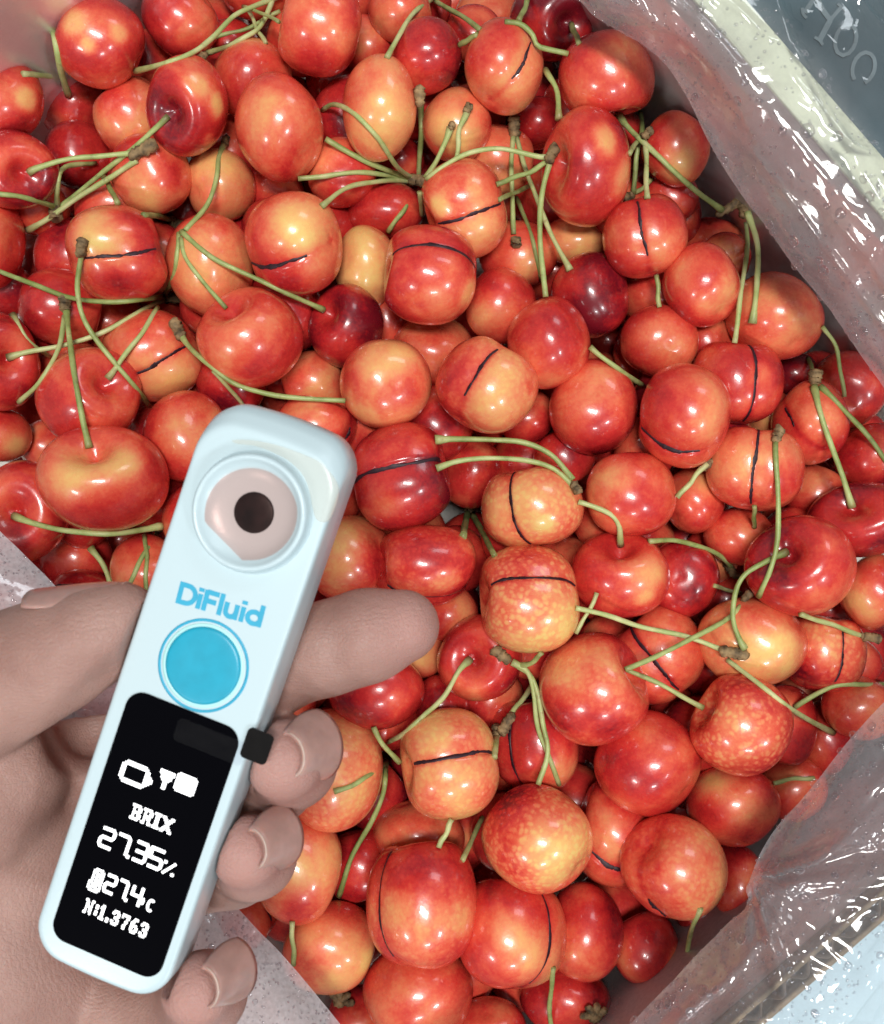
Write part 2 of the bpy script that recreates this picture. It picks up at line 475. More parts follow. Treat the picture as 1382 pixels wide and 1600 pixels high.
# printed sheet beyond the upper right edge, pale letters on it
ZS = -8.0
sh = empty('printed_sheet', BX(-40, HI2 + 60, ZS))
tag(sh, 'dark teal printed sheet with pale serif letters beyond the upper right box edge', 'sheet')
n1, n2 = 30, 18
V = []
nz = NZ(3)
for j in range(n2):
    for i in range(n1):
        a = LO1 - 60 + (HI1 + 160 - LO1) * i / (n1 - 1); b = HI2 + 13 + 190 * j / (n2 - 1)
        V.append(BX(a, b, 0))
V = np.array(V); V[:, 2] = ZS + 0.08 * nz(V, 0.03)
F = [(j * n1 + i, j * n1 + i + 1, (j + 1) * n1 + i + 1, (j + 1) * n1 + i) for j in range(n2 - 1) for i in range(n1 - 1)]
mesh_obj('paper', V, F, M['teal'], sh)

def ribbon(pts, wid, z0, z1, closed=False):
    """a flat stroke of width wid with thickness (local 2D coords); returns verts, faces"""
    p = np.asarray(pts, float); n = len(p)
    V, F = [], []
    for i in range(n):
        if closed:
            d = p[(i + 1) % n] - p[i - 1]
            e0 = p[i] - p[i - 1]; e1 = p[(i + 1) % n] - p[i]
        else:
            d = p[min(i + 1, n - 1)] - p[max(i - 1, 0)]
            e0 = p[i] - p[max(i - 1, 0)] if i > 0 else p[1] - p[0]
            e1 = p[min(i + 1, n - 1)] - p[i] if i < n - 1 else e0
        t0 = e0 / (np.linalg.norm(e0) + 1e-9); t1 = e1 / (np.linalg.norm(e1) + 1e-9)
        m0 = np.array([-t0[1], t0[0]]); m1 = np.array([-t1[1], t1[0]])
        m = m0 + m1; m /= np.linalg.norm(m) + 1e-9
        k = 1 / max(0.45, float(m @ m0))
        wi = wid[i] if hasattr(wid, '__len__') else wid
        l = p[i] + m * wi / 2 * k; r = p[i] - m * wi / 2 * k
        V += [(l[0], l[1], z1), (r[0], r[1], z1), (r[0], r[1], z0), (l[0], l[1], z0)]
    for i in range(n if closed else n - 1):
        a, b = i * 4, ((i + 1) % n) * 4
        for k in range(4):
            F.append((a + k, b + k, b + (k + 1) % 4, a + (k + 1) % 4))
    if not closed:
        F += [(0, 1, 2, 3)[::-1], tuple((n - 1) * 4 + k for k in range(4))]
    return V, F

def px_strokes(name, strokes, z, mat, parent):
    V, F = [], []
    for k, (pts, wd) in enumerate(strokes):
        q = [P(x, y, z)[:2] for x, y in (catmull(pts, 14) if len(pts) > 2 else pts)]
        v, f = ribbon(q, wd, z - 0.3, z + 0.02 * k)
        F += [tuple(i + len(V) for i in g) for g in f]; V += v
    return mesh_obj(name, V, F, mat, parent, smooth=False)

ZL = ZS + 0.5
def circ(cx, cy, rx, ry, a=0.0, n=24, a0=0.0, a1=360.0):
    out = []
    for k in range(n + 1):
        t = math.radians(a0 + (a1 - a0) * k / n)
        x, y = rx * math.cos(t), ry * math.sin(t)
        out.append((cx + x * math.cos(a) - y * math.sin(a), cy + x * math.sin(a) + y * math.cos(a)))
    return out
px_strokes('letter', [([(1254, 12), (1256, 22), (1261, 28)], 0.9), ([(1258, 20), (1280, -14)], 1.4)], ZL, M['pale_print'], sh)
px_strokes('letter', [([(1278, 0), (1288, 18), (1298, 31)], 1.5), ([(1298, 31), (1315, 11)], 1.1), ([(1309, 6), (1316, 11), (1323, 17)], 0.8),
                      ([(1298, 31), (1281, 63)], 1.6), ([(1273, 58), (1281, 63), (1286, 70)], 0.9)], ZL, M['pale_print'], sh)
px_strokes('letter', [(circ(1322, 62, 16, 25, 0.28), 1.1)], ZL, M['pale_print'], sh)
px_strokes('letter', [(circ(1350, 106, 17, 25, 0.3, a0=120, a1=420), 1.1)], ZL, M['pale_print'], sh)

V = [BX(HI1 + 9, LO2 - 120, -30), BX(HI1 + 9, HI2 + 10, -30), BX(HI1 + 260, HI2 + 10, -30), BX(HI1 + 260, LO2 - 120, -30)]
V += [(x, y, z - 40) for x, y, z in V]
ps = mesh_obj('pale_carton', V, [(3, 2, 1, 0), (0, 1, 5, 4), (1, 2, 6, 5), (2, 3, 7, 6), (3, 0, 4, 7)], M['pale_blue'], smooth=False)
tag(ps, 'flat pale blue carton beyond the lower right box edge', 'carton')

# ------------------------------------------------------------------ plastic liner: three flaps of film
bag = empty('plastic_liner', BX(0, 0, BASE + 2))
tag(bag, 'clear plastic bag lining the box, beaded with water, its flaps folded over the edges', 'plastic bag')
FILMS = {}

def film(name, rows, nu, nv, mat, label, seed, amp, extra=None, free=0.35, fog=None, ridge=(), streak=None):
    """rows: from the free edge outwards, each a list of (px, py) and a height in mm"""
    R = []
    for pts, z in rows:
        zz = z if hasattr(z, '__len__') else [z] * len(pts)
        R.append(catmull([P(x, y, q) for (x, y), q in zip(pts, zz)], nu))
    R = np.array(R)
    G = np.array([catmull(R[:, i], nv) for i in range(nu)])       # nu x nv x 3
    X = G.reshape(-1, 3)
    nz1, nz2, nz3 = NZ(seed), NZ(seed + 1), NZ(seed + 2)
    tt = np.tile(np.linspace(0, 1, nv), nu)
    rid = 1 - np.abs(nz2(X * np.array([1, 1, 0.2]), 0.11))
    rid2 = 1 - np.abs(nz3(X * np.array([1, 1, 0.2]), 0.24))
    k = np.clip(tt / 0.12, free, 1)
    dz = amp * k * (0.75 * nz1(X, 0.07) + 0.9 * np.clip(rid, -1, 1) ** 3 + 0.35 * np.clip(rid2, -1, 1) ** 3)
    X = X + 0
    X[:, 2] += dz
    if streak is not None:
        ax, bx, am = streak
        Y = np.column_stack([X @ ax * 0.028, X @ bx * 0.22, 0 * X[:, 0]])
        Y2 = np.column_stack([X @ ax * 0.05, X @ bx * 0.5, 0 * X[:, 0] + 3.0])
        X[:, 2] += k * am * (np.clip(1 - np.abs(nz2(Y, 1.0)), 0, 1) ** 4 * 1.6 + np.clip(1 - np.abs(nz3(Y2, 1.0)), 0, 1) ** 5 * 0.7)
    for tr, hh, ww in ridge:
        wob = 0.03 * nz1(X * np.array([1, 1, 0]), 0.05)
        X[:, 2] += hh * (0.6 + 0.4 * nz2(X, 0.06)) * np.exp(-((tt - tr - wob) / ww) ** 2)
    if extra is not None:
        X = extra(X)
    # crinkled free edge
    F = [(i * nv + j, (i + 1) * nv + j, (i + 1) * nv + j + 1, i * nv + j + 1) for i in range(nu - 1) for j in range(nv - 1)]
    fg = np.interp(tt, *fog) if fog else np.zeros(len(tt))
    o = mesh_obj(name, X, F, mat, bag, True, dict(fog=fg))
    tag(o, label)
    FILMS[seed] = (o, X.reshape(nu, nv, 3))
    return o

filmTR = film('film_flap', [
    ([(868, -40), (912, 10), (935, 32), (1022, 87), (1070, 150), (1109, 227), (1155, 300), (1196, 352), (1245, 420), (1294, 480), (1340, 545), (1400, 632), (1450, 720)], 31),
    ([(905, -60), (960, 10), (1060, 80), (1120, 160), (1180, 270), (1250, 370), (1330, 470), (1420, 590), (1475, 690)], 38),
    ([(975, -70), (1040, 10), (1120, 110), (1200, 220), (1290, 330), (1390, 450), (1480, 560)], 44),
    ([(1040, -70), (1210, 140), (1382, 349), (1520, 515)], 46.8),
    ([(1110, -70), (1250, 104), (1382, 269), (1540, 465)], 47.2),
    ([(1210, -70), (1330, 80), (1440, 210), (1600, 400)], 42),
    ([(1400, -100), (1480, 10), (1580, 140), (1700, 300)], 30)], 140, 110, M['film'], 'film flap over the upper right edge', 11, 1.5, fog=([0, .05, .25, .42, .5, .68, 1], [1.2, .9, .75, .45, .08, .03, .01]), ridge=((.20, 2.6, .022), (.33, 1.6, .02), (.09, 1.3, .02)), streak=(E1, E2, 1.0))

PX, PY = 1187, 1388
def pinch(X):
    c = P(PX, PY, 44)
    d = X[:, :2] - c[:2]
    r = np.linalg.norm(d, axis=1)
    a = np.degrees(np.arctan2(d[:, 1], d[:, 0]))      # y up
    h = np.zeros(len(X))
    for ang, wd, hh in ((28, 5.0, 7.0), (8, 5, 4.0), (-2, 4, 3.0), (-80, 5, 6.0), (-66, 4, -2.5), (-100, 7, 3.5), (50, 10, -4.0), (-35, 12, -3.0), (18, 4, -3.5)):
        da = (a - ang + 180) % 360 - 180
        h += hh * np.exp(-(da / wd) ** 2)
    fall = np.clip(r / 5, 0, 1) * np.exp(-(r / 38) ** 2)
    X[:, 2] += h * fall * 0.55 + 4 * np.exp(-(r / 9) ** 2)
    return X

filmBR = film('film_flap', [
    ([(1440, 1040), (1382, 1098), (1340, 1145), (1310, 1182), (1262, 1245), (1212, 1300), (1180, 1342), (1160, 1380), (1162, 1405), (1130, 1448), (1080, 1500), (1022, 1562), (960, 1630), (900, 1700)], 32),
    ([(1470, 1080), (1400, 1150), (1340, 1215), (1280, 1280), (1225, 1345), (1192, 1392), (1170, 1450), (1110, 1520), (1040, 1600), (980, 1690)], 38),
    ([(1500, 1150), (1420, 1250), (1350, 1310), (1290, 1360), (1240, 1420), (1190, 1500), (1120, 1590), (1050, 1690)], 43),
    ([(1560, 1230), (1470, 1320), (1382, 1402), (1276, 1500), (1170, 1600), (1080, 1690)], 47),
    ([(1590, 1260), (1500, 1345), (1410, 1430), (1310, 1525), (1215, 1610), (1120, 1700)], 47),
    ([(1640, 1300), (1560, 1380), (1480, 1460), (1380, 1550), (1290, 1640), (1180, 1740)], 42),
    ([(1720, 1380), (1640, 1460), (1560, 1540), (1470, 1640), (1380, 1720), (1280, 1810)], 26)], 150, 120, M['film'], 'crumpled film flap over the lower right edge', 21, 1.6, pinch, fog=([0, .08, .3, .5, .7, 1], [1.3, .8, .55, .35, .1, .03]), ridge=((.14, 1.6, .02),), streak=(E2, E1, 0.9))

filmBL = film('film_flap', [
    ([(-60, 760), (-10, 818), (40, 868), (107, 940), (180, 1060), (260, 1240), (330, 1375), (362, 1408), (400, 1450), (450, 1502), (530, 1598), (600, 1690)], 30),
    ([(-100, 800), (-40, 870), (10, 925), (70, 1000), (150, 1140), (230, 1300), (300, 1430), (370, 1500), (440, 1580), (520, 1690)], 37),
    ([(-160, 860), (-90, 940), (-20, 1050), (70, 1200), (160, 1360), (230, 1490), (310, 1590), (400, 1700)], 43),
    ([(-260, 930), (-160, 1050), (-50, 1200), (60, 1370), (160, 1520), (280, 1690)], 47),
    ([(-340, 980), (-240, 1100), (-120, 1270), (0, 1450), (100, 1590), (190, 1720)], 44)], 110, 60, M['film_fog'], 'fogged film flap behind the hand at the lower left', 31, 1.2)

# the film clinging to the inside of the walls
def wall_film(name, a, b, seed, label, mat):
    nu, nv = 70, 26
    V = []
    for i in range(nu):
        for j in range(nv):
            s = i / (nu - 1); z = 40 - 100 * j / (nv - 1)
            if a is None:
                q = BX(LO1 + 4 + (HI1 - LO1 - 8) * s, b, z)
            else:
                q = BX(a, LO2 + 4 + (HI2 - LO2 - 8) * s, z)
            V.append(q)
    V = np.array(V)
    nz = NZ(seed); n2 = NZ(seed + 5)
    d = 1.4 + 0.9 * nz(V, 0.09) + 1.3 * np.clip(1 - np.abs(n2(V, 0.14)), 0, 1) ** 4
    d = np.clip(d, 0.4, 5)
    nrm = (-E2 * np.sign(b)) if a is None else (-E1 * np.sign(a))
    V = V + d[:, None] * nrm
    F = [(i * nv + j, (i + 1) * nv + j, (i + 1) * nv + j + 1, i * nv + j + 1) for i in range(nu - 1) for j in range(nv - 1)]
    return tag(mesh_obj(name, V, F, mat, bag), label)
wall_film('film_lining', None, HI2, 41, None, M['film_milky'])
wall_film('film_lining', LO1, None, 43, None, M['film_milky'])
wall_film('film_lining', HI1, None, 45, None, M['film_milky'])

# water beads on the film
def dome_mesh(name, n=14, m=5):
    V, F = [(0, 0, 0.62)], []
    for j in range(1, m + 1):
        t = j / m * math.pi / 2
        for k in range(n):
            a = 2 * math.pi * k / n
            V.append((math.sin(t) * math.cos(a), math.sin(t) * math.sin(a), 0.62 * math.cos(t)))
    c = len(V); V.append((0, 0, -0.02))
    for k in range(n):
        F.append((0, 1 + k, 1 + (k + 1) % n))
        for j in range(m - 1):
            a = 1 + j * n
            F.append((a + k, a + n + k, a + n + (k + 1) % n, a + (k + 1) % n))
        a = 1 + (m - 1) * n
        F.append((a + (k + 1) % n, a + k, c))
    me = bpy.data.meshes.new(name)
    me.from_pydata([(x * MM, y * MM, z * MM) for x, y, z in V], [], F)
    me.polygons.foreach_set('use_smooth', [True] * len(me.polygons))
    me.materials.append(M['water'])
    return me, np.array(V), F
DOME, DV, DF = dome_mesh('water_drop')
_, TV, TF = dome_mesh('tiny_drop', 7, 3)

def film_frame(key, i, j):
    G = FILMS[key][1]
    p = G[i, j]
    a = G[min(i + 1, G.shape[0] - 1), j] - G[max(i - 1, 0), j]
    b = G[i, min(j + 1, G.shape[1] - 1)] - G[i, max(j - 1, 0)]
    n = np.cross(a, b); n /= np.linalg.norm(n) + 1e-9
    if n[2] < 0: n = -n
    return p, n

def beads(key, big, tiny, vmax, seed, rbig=(0.9, 1.9), rtiny=(0.18, 0.5), bias=1.6):
    r = random.Random(seed)
    o, G = FILMS[key]
    nu, nv = G.shape[:2]
    def inframe(p):
        k = FPX / (CAMZ - p[2]); x = 691 + p[0] * k; y = 800 - p[1] * k
        return -10 < x < 1392 and -10 < y < 1610
    c = 0; guard = 0
    while c < big and guard < 9000:
        guard += 1
        i = r.randrange(nu); j = int((r.random() ** bias) * vmax * (nv - 1))
        p, n = film_frame(key, i, j)
        if not inframe(p): continue
        d = bpy.data.objects.new('water_drop', DOME)
        COL.objects.link(d); d.parent = o
        d.matrix_parent_inverse = o.matrix_world.inverted()
        s = r.uniform(*rbig) * (0.6 + 0.4 * r.random())
        d.location = Vector([float(q) * MM for q in p])
        d.rotation_euler = Vector([float(q) for q in n]).to_track_quat('Z', 'Y').to_euler()
        d.scale = (s * r.uniform(0.85, 1.25), s, s * 0.9)
        c += 1
    V, F = [], []
    c = 0; guard = 0
    while c < tiny and guard < 30000:
        guard += 1
        fi = r.random() * (nu - 2); fj = (r.random() ** bias) * vmax * (nv - 2)
        i, j = int(fi), int(fj)
        p, n = film_frame(key, i, j)
        if not inframe(p): continue
        p = p + (G[i + 1, j] - G[i, j]) * (fi - i) + (G[i, j + 1] - G[i, j]) * (fj - j)
        s = r.uniform(*rtiny)
        q = Vector([float(x) for x in n]).to_track_quat('Z', 'Y').to_matrix()
        W = (np.array(q) @ (TV * s).T).T + p
        F += [tuple(k + len(V) for k in f) for f in TF]; V += W.tolist()
        c += 1
    t = mesh_obj('condensation', V, F, M['water'], o)
    tag(t, kind='stuff')
beads(11, 42, 700, 0.46, 5)
beads(21, 42, 700, 0.50, 6)
beads(31, 26, 2200, 0.75, 7, rbig=(0.7, 1.3), rtiny=(0.15, 0.38), bias=1.2)
# ------------------------------------------------------------------ cherries
# (cx, cy, rx, ry) in pixels of the photograph, layer (0 = on top, larger = deeper), blush (0 yellow .. 1 dark red), label, extras:
#   cr: ends of the dark crease; cav: where the stalk hollow shows; p: colour patches (dx, dy, size, delta) in the outline's own unit disc; m: mottling
CH = []
def C(cx, cy, rx, ry, L, t, label, cr=None, cav=None, p=(), m=0.0):
    CH.append(dict(cx=cx, cy=cy, rx=rx, ry=ry, L=L, t=t, label=label, cr=cr, cav=cav, p=p, m=m, k=len(CH)))
    return len(CH) - 1

C(156, 66, 69, 69, 0, .70, 'red cherry with yellow flecks at the top left, nearest the bare box wall', p=((-.55, .35, .3, -.35), (-.25, -.1, .16, -.5), (.4, .25, .2, -.35)), m=.1)
C(282, 30, 60, 58, .8, .66, 'orange red cherry at the top edge, right of the flecked one in the corner', p=((0, -.2, .5, -.15),))
C(3, 157, 63, 66, .2, .74, 'red cherry with a yellow streak cut by the left edge of the photo', p=((.6, .1, .28, -.45),))
C(206, 182, 58, 60, 1, .48, 'peach cherry tucked under the left of a red one with a stalk', p=((-.4, -.3, .4, -.25),))
C(293, 166, 63, 76, 0, .76, 'red cherry with yellow streaks and a stalk slanting down to the left', cav=(263, 183), p=((.7, .05, .22, -.5), (.2, .4, .25, -.25), (.5, -.6, .15, -.3)))
C(395, 125, 62, 62, 1, .55, 'dull orange red cherry behind the tall peach one near the top')
C(437, 200, 69, 82, 0, .46, 'tall peach orange cherry left of the curling stalks, without a crease', p=((.3, .3, .6, -.1),))
C(237, 272, 63, 62, .7, .40, 'peach and yellow cherry with a round brown spot', p=((-.6, .6, .4, .4), (-.05, -.5, .4, -.25), (.5, .2, .4, .15)))
C(345, 290, 55, 56, 1.3, .28, 'yellowish cherry under the upright stalk at the upper left', p=((0, .3, .5, -.1), (-.4, -.3, .5, .15)))
C(115, 168, 52, 50, 2, .80, 'shiny dark cherry deep under the flecked one in the top left corner')
C(122, 242, 50, 52, 1.8, .86, 'deep red cherry between the left edge and the spotted peach one')
C(20, 265, 70, 60, .2, .80, 'crimson cherry at the left edge with its stalk hollow showing', cav=(43, 271))
C(60, 322, 48, 46, 1.2, .74, 'red cherry below the forked stalk end at the left', p=((0, -.5, .4, -.2),))
C(-8, 378, 46, 72, 1, .72, 'red cherry mostly cut off by the left edge below the crimson one')
C(183, 398, 77, 76, 0, .55, 'cherry half yellow and half red with a dark crease, left', cr=[(240, 386), (136, 409)], p=((-.55, .45, .45, -.42), (-.5, .1, .3, -.2), (.4, .6, .5, .22), (.2, -.5, .5, .25)))
C(328, 415, 68, 80, 1, .58, 'orange red cherry crossed by two thin stalks at the left')
C(460, 382, 76, 80, 0, .50, 'orange cherry glowing yellow at the centre with a short crease at its left', cr=[(392, 418), (478, 402)], p=((.2, .15, .45, -.25), (-.3, -.7, .5, .25), (-.7, .1, .4, .1)))
C(95, 480, 63, 60, 1, .58, 'orange cherry under the long stalks at the left edge')
C(241, 556, 78, 72, .6, .36, 'peach yellow cherry with a thin crease and two small holes', cr=[(205, 592), (290, 541)], p=((-.3, -.15, .35, -.25), (.3, -.6, .4, -.15), (-.3, .6, .5, .15)))
C(392, 528, 83, 79, 0, .60, 'heart shaped orange red cherry above the device', cav=(352, 470), p=((.4, .4, .4, -.22), (-.1, .1, .4, -.15), (.1, -.7, .5, .12)))
C(139, 620, 80, 77, .2, .74, 'red cherry orange below with its stalk hollow at the upper right', cav=(172, 590), p=((.2, -.55, .5, -.25),))
C(162, 748, 100, 83, -.3, .55, 'largest heart shaped cherry, left of the device, yellow on its left side', cav=(141, 690), p=((-.45, .0, .35, -.40), (.3, .25, .3, -.2), (.7, .4, .4, .3), (0, -.9, .4, .1)))
C(292, 682, 67, 72, .5, .56, 'orange cherry touching the upper left side of the device', p=((-.3, .4, .4, -.15),))
C(-2, 566, 62, 76, .2, .76, 'bright red cherry at the left edge with a stalk end in its hollow', cav=(16, 560))
C(3, 680, 45, 42, 1, .50, 'small orange cherry with a yellow tip at the left edge', p=((.5, -.4, .45, -.4),))
C(75, 698, 44, 44, 2, .60, 'brownish cherry deep between the largest heart shaped one and the left edge')
C(36, 800, 72, 81, 0, .74, 'cherry at the left edge facing its round stalk hollow to us', cav=(20, 803))
C(120, 875, 56, 52, 2, .80, 'deep red cherry under the largest heart shaped one')
C(128, 945, 58, 56, 1.3, .72, 'red cherry with a curved crease just above the thumb', cr=[(88, 915), (165, 935)])
C(232, 890, 58, 56, 1, .50, 'orange cherry squeezed between the thumb tip and the device')
C(541, 510, 59, 66, 1, .93, 'dark crimson cherry with the end of a long stalk, below the glowing orange one', cav=(503, 484))
C(572, 417, 49, 64, 1.1, .16, 'pale yellow cherry in the upper middle', p=((.4, .5, .4, .2),))
C(672, 430, 73, 77, 0, .66, 'red cherry with an arched crease over its top', cr=[(618, 395), (740, 415)], p=((.8, -.3, .3, -.4), (0, -.5, .5, -.15)))
C(726, 328, 67, 77, .1, .52, 'pinkish cherry with yellow dots and a straight crease under the stalk star', cr=[(684, 351), (782, 319)], p=((-.55, .1, .22, -.35), (.2, .45, .2, -.2), (-.4, -.5, .3, -.15)), m=.2)
C(593, 170, 58, 80, 0, .42, 'tall pale peach cherry left of the thick upright stalk', p=((-.2, .3, .4, -.1),))
C(500, 44, 65, 72, 0, .48, 'peach cherry with a bright centre at the top edge', p=((.3, .1, .35, -.2), (-.2, -.6, .4, .15)))
C(666, 88, 56, 58, .3, .78, 'plain bright red cherry at the top middle')
C(788, 105, 62, 72, 0, .36, 'yellow orange cherry with a short thick slit near its right side, top', cr=[(832, 66), (803, 121)], p=((-.6, -.3, .5, .2), (0, .8, .5, .2)))
C(714, 196, 55, 57, 1, .46, 'orange cherry behind the small upright stalks of the star', p=((0, 0, .5, -.1),))
C(778, 250, 56, 54, 1.5, .46, 'peach cherry under the arching stalk of the star')
C(838, 193, 42, 40, 2, .80, 'small bright red cherry glimpsed below the slit yellow one')
C(573, 72, 42, 46, 1.2, .66, 'red and orange cherry behind the peach one at the top')
C(625, 15, 50, 50, 1.1, .62, 'orange red cherry cut by the top edge left of the bright red one')
C(560, -6, 36, 38, 1.6, .64, 'cherry sliver at the top edge above the tall pale peach one')
C(742, 54, 46, 44, 1.5, .66, 'dusky red cherry between the bright red and the slit yellow one')
C(862, 32, 66, 60, 1, .92, 'dark red cherry at the top edge beside the plastic film', cav=(894, 38))
C(948, 118, 75, 66, 0, .62, 'orange red cherry next to the film at the top right', cav=(965, 184), p=((-.5, -.3, .45, -.25), (-.1, .6, .4, -.1)))
C(915, 262, 70, 91, 0, .72, 'tall red cherry with a yellow streak at the upper right', cav=(858, 250), p=((.45, .45, .24, -.45), (.85, -.2, .3, -.35)))
C(1056, 233, 53, 58, .6, .52, 'orange cherry against the upper right wall behind the thin stalks')
C(1008, 370, 66, 64, .1, .68, 'red cherry with an upright slit like a cat eye', cr=[(996, 318), (1012, 396)], p=((.3, -.6, .5, -.1),))
C(1048, 305, 44, 44, 1.2, .78, 'red cherry behind the one with an upright slit')
C(1062, 338, 34, 44, 1.5, .82, 'dark red sliver of cherry at the wall behind the slit one')
C(1096, 445, 60, 66, .2, .68, 'red cherry with a yellow right flank near the right wall', p=((.75, -.2, .35, -.42),))
C(1133, 405, 40, 42, 1.2, .56, 'orange cherry behind the red one with a yellow flank')
C(1210, 494, 75, 69, .5, .54, 'big orange cherry touching the right wall', p=((-.2, .1, .4, -.15),))
C(922, 461, 61, 67, .8, .93, 'dark crimson cherry right of centre above the bright red one')
C(858, 536, 65, 72, .1, .72, 'bright scarlet cherry in the middle of the heap, wet, no crease')
C(783, 478, 55, 60, .9, .60, 'orange cherry with a red left side left of the scarlet one', p=((-.3, -.4, .5, -.2), (.5, .4, .5, .15)))
C(675, 548, 65, 56, 1.5, .58, 'dull brown red cherry below the one with an arched crease')
C(761, 602, 81, 76, -.2, .46, 'peach cherry with a slanting dark crease in the middle of the heap', cr=[(778, 542), (722, 616)], p=((.2, -.5, .5, -.2), (-.4, .5, .5, .15)), m=.3)
C(603, 600, 72, 70, 0, .40, 'smooth peach cherry above the device, no crease', p=((0, -.7, .5, .1), (.2, .5, .4, -.1)))
C(490, 596, 50, 48, 1.4, .48, 'orange cherry deep between the heart shaped and the smooth peach one')
C(495, 664, 65, 47, .5, .72, 'red cherry peeping over the top of the device', cr=[(552, 665), (540, 690)])
C(627, 745, 79, 86, 0, .86, 'dark red cherry with a long crease, right beside the device top', cr=[(690, 717), (553, 756)], p=((.3, .3, .4, -.12), (-.2, -.6, .5, -.15)))
C(735, 738, 50, 57, 1.8, .66, 'orange red cherry under the two parallel stalks')
C(820, 648, 47, 46, 1.4, .72, 'red cherry under the slanting creased peach one')
C(882, 716, 48, 48, 1, .76, 'red cherry where the two parallel stalks bend down')
C(927, 636, 69, 75, .3, .66, 'orange red cherry with a wet highlight right of the slanting creased one', p=((-.2, -.5, .5, -.12),))
C(1030, 533, 61, 57, .4, .56, 'orange red cherry with a pale top, right of the dark crimson one', p=((-.2, .35, .4, -.25),))
C(1070, 650, 71, 82, -.3, .56, 'cherry red above and yellow at the lower right with a smile shaped crease', cr=[(1004, 668), (1092, 707)], p=((.5, -.5, .5, -.25), (-.2, .3, .5, .12)))
C(1152, 598, 71, 65, .2, .66, 'pinkish red cherry with a bowed crease at the right', cr=[(1170, 540), (1163, 656)], p=((.5, .25, .25, -.2),))
C(1266, 660, 59, 67, .7, .62, 'orange red cherry beneath the forked stalk by the right wall', cr=[(1222, 630), (1236, 662)])
C(1180, 733, 75, 66, .1, .50, 'orange cherry with an upright crease beside a knobbed stalk', cr=[(1187, 670), (1174, 790)], p=((.6, -.2, .5, .2), (.2, .3, .2, -.15)))
C(1202, 648, 40, 40, 1.6, .36, 'yellow orange cherry wedged between two creased ones at the right')
C(986, 773, 70, 66, 0, .56, 'plain orange cherry right of centre with a russet patch', p=((-.2, .4, .3, -.2), (0, -.7, .4, -.15)))
C(1084, 782, 48, 52, 1, .52, 'orange cherry behind the short stalk with a cut end')
C(1243, 586, 34, 34, 1.8, .92, 'small dark cherry in the shadow of the right wall')
C(1272, 768, 48, 44, 1.5, .58, 'brownish orange cherry left of the wine red one at the right edge')
C(1362, 715, 56, 54, .9, .84, 'wet red cherry in the right corner under a stalk')
C(1346, 812, 82, 59, .1, .88, 'wine red cherry at the right edge with a stalk in its hollow', cav=(1331, 788))
C(1250, 884, 84, 79, 0, .76, 'large red cherry at the right with a stalk hollow at its upper left', cav=(1226, 856), p=((.1, -.6, .3, -.25),))
C(1156, 838, 56, 46, 1.3, .60, 'orange red cherry behind the looping thin stalk')
C(969, 898, 77, 67, .1, .68, 'cherry dark red at left fading to peach at right, stalk on top', cav=(968, 846), p=((.6, .1, .5, -.32), (.5, -.55, .2, -.3), (-.6, 0, .5, .15)))
C(1066, 905, 58, 62, .9, .88, 'glossy dark red cherry between the fading one and the yellow one', )
C(1112, 868, 42, 44, 1.8, .68, 'red cherry hidden behind the glossy dark one')
C(1367, 925, 54, 60, .5, .54, 'orange cherry cut off by the right edge')
C(1175, 1003, 84, 70, .1, .36, 'big yellow orange cherry at the right with stalks across it', p=((.5, .0, .4, -.25), (.0, .6, .4, .3), (-.6, -.2, .5, .15)), m=.2)
C(1286, 1020, 65, 61, .5, .50, 'mottled orange cherry with a curved crease at its right', cr=[(1318, 985), (1308, 1062)], p=((-.6, -.5, .5, .3), (.2, 0, .4, -.1)), m=.6)
C(1338, 1040, 40, 42, 1.4, .72, 'red cherry behind the mottled one by the right edge')
C(1028, 1022, 74, 79, .7, .60, 'pink wet cherry with a slanting dark crease', cr=[(984, 978), (1062, 1078)])
C(928, 1076, 85, 88, 0, .60, 'large orange red cherry with a pale speckled shoulder', cav=(1000, 1040), p=((-.4, .5, .5, -.2), (.25, .6, .3, -.15), (.4, -.5, .5, .12)), m=.35)
C(827, 935, 79, 85, -.3, .42, 'speckled peach cherry with a level crease, right of the index fingertip', cr=[(772, 914), (900, 914)], p=((.0, -.5, .6, -.15), (.75, -.5, .25, -.25), (-.1, .6, .5, .15)), m=.9)
C(832, 792, 80, 66, 0, .46, 'speckled orange cherry with an upright crease under the bent stalks', cr=[(804, 737), (829, 852)], p=((.2, -.35, .2, -.35), (.7, .2, .4, -.15)), m=.7)
C(665, 884, 79, 64, .1, .58, 'reddish orange cherry with pale dots just above the index finger', cr=[(608, 916), (742, 928)], p=((.4, -.3, .3, -.3), (0, .6, .5, .12)), m=.4)
C(702, 958, 46, 44, 1, .56, 'orange cherry behind the tip of the index finger')
C(547, 873, 70, 68, .5, .46, 'yellow and red cherry right against the device, above the index finger', p=((-.3, -.2, .5, -.2), (.6, 0, .45, .3)), m=.3)
C(750, 1027, 67, 68, 1, .76, 'red cherry facing its hollow and curved stalk, below the speckled peach one', cav=(735, 1030))
C(588, 1078, 76, 62, .2, .80, 'glossy scarlet cherry directly under the index finger')
C(655, 1008, 50, 52, 1.1, .40, 'yellow orange cherry mostly hidden by the index finger')
C(690, 1098, 44, 44, 1.2, .80, 'red cherry behind the curved stalk under the index fingertip')
C(520, 1202, 79, 95, .1, .46, 'mottled orange cherry behind the middle fingertip', p=((.5, .3, .4, .12), (.5, -.5, .3, -.2)), m=.5)
C(702, 1193, 78, 86, -.3, .24, 'yellow cherry with a level dark crease, brightest in the heap', cr=[(650, 1194), (772, 1174)], p=((.3, .5, .3, .15), (0, .15, .4, .12), (-.2, -.6, .4, .05)), m=.5)
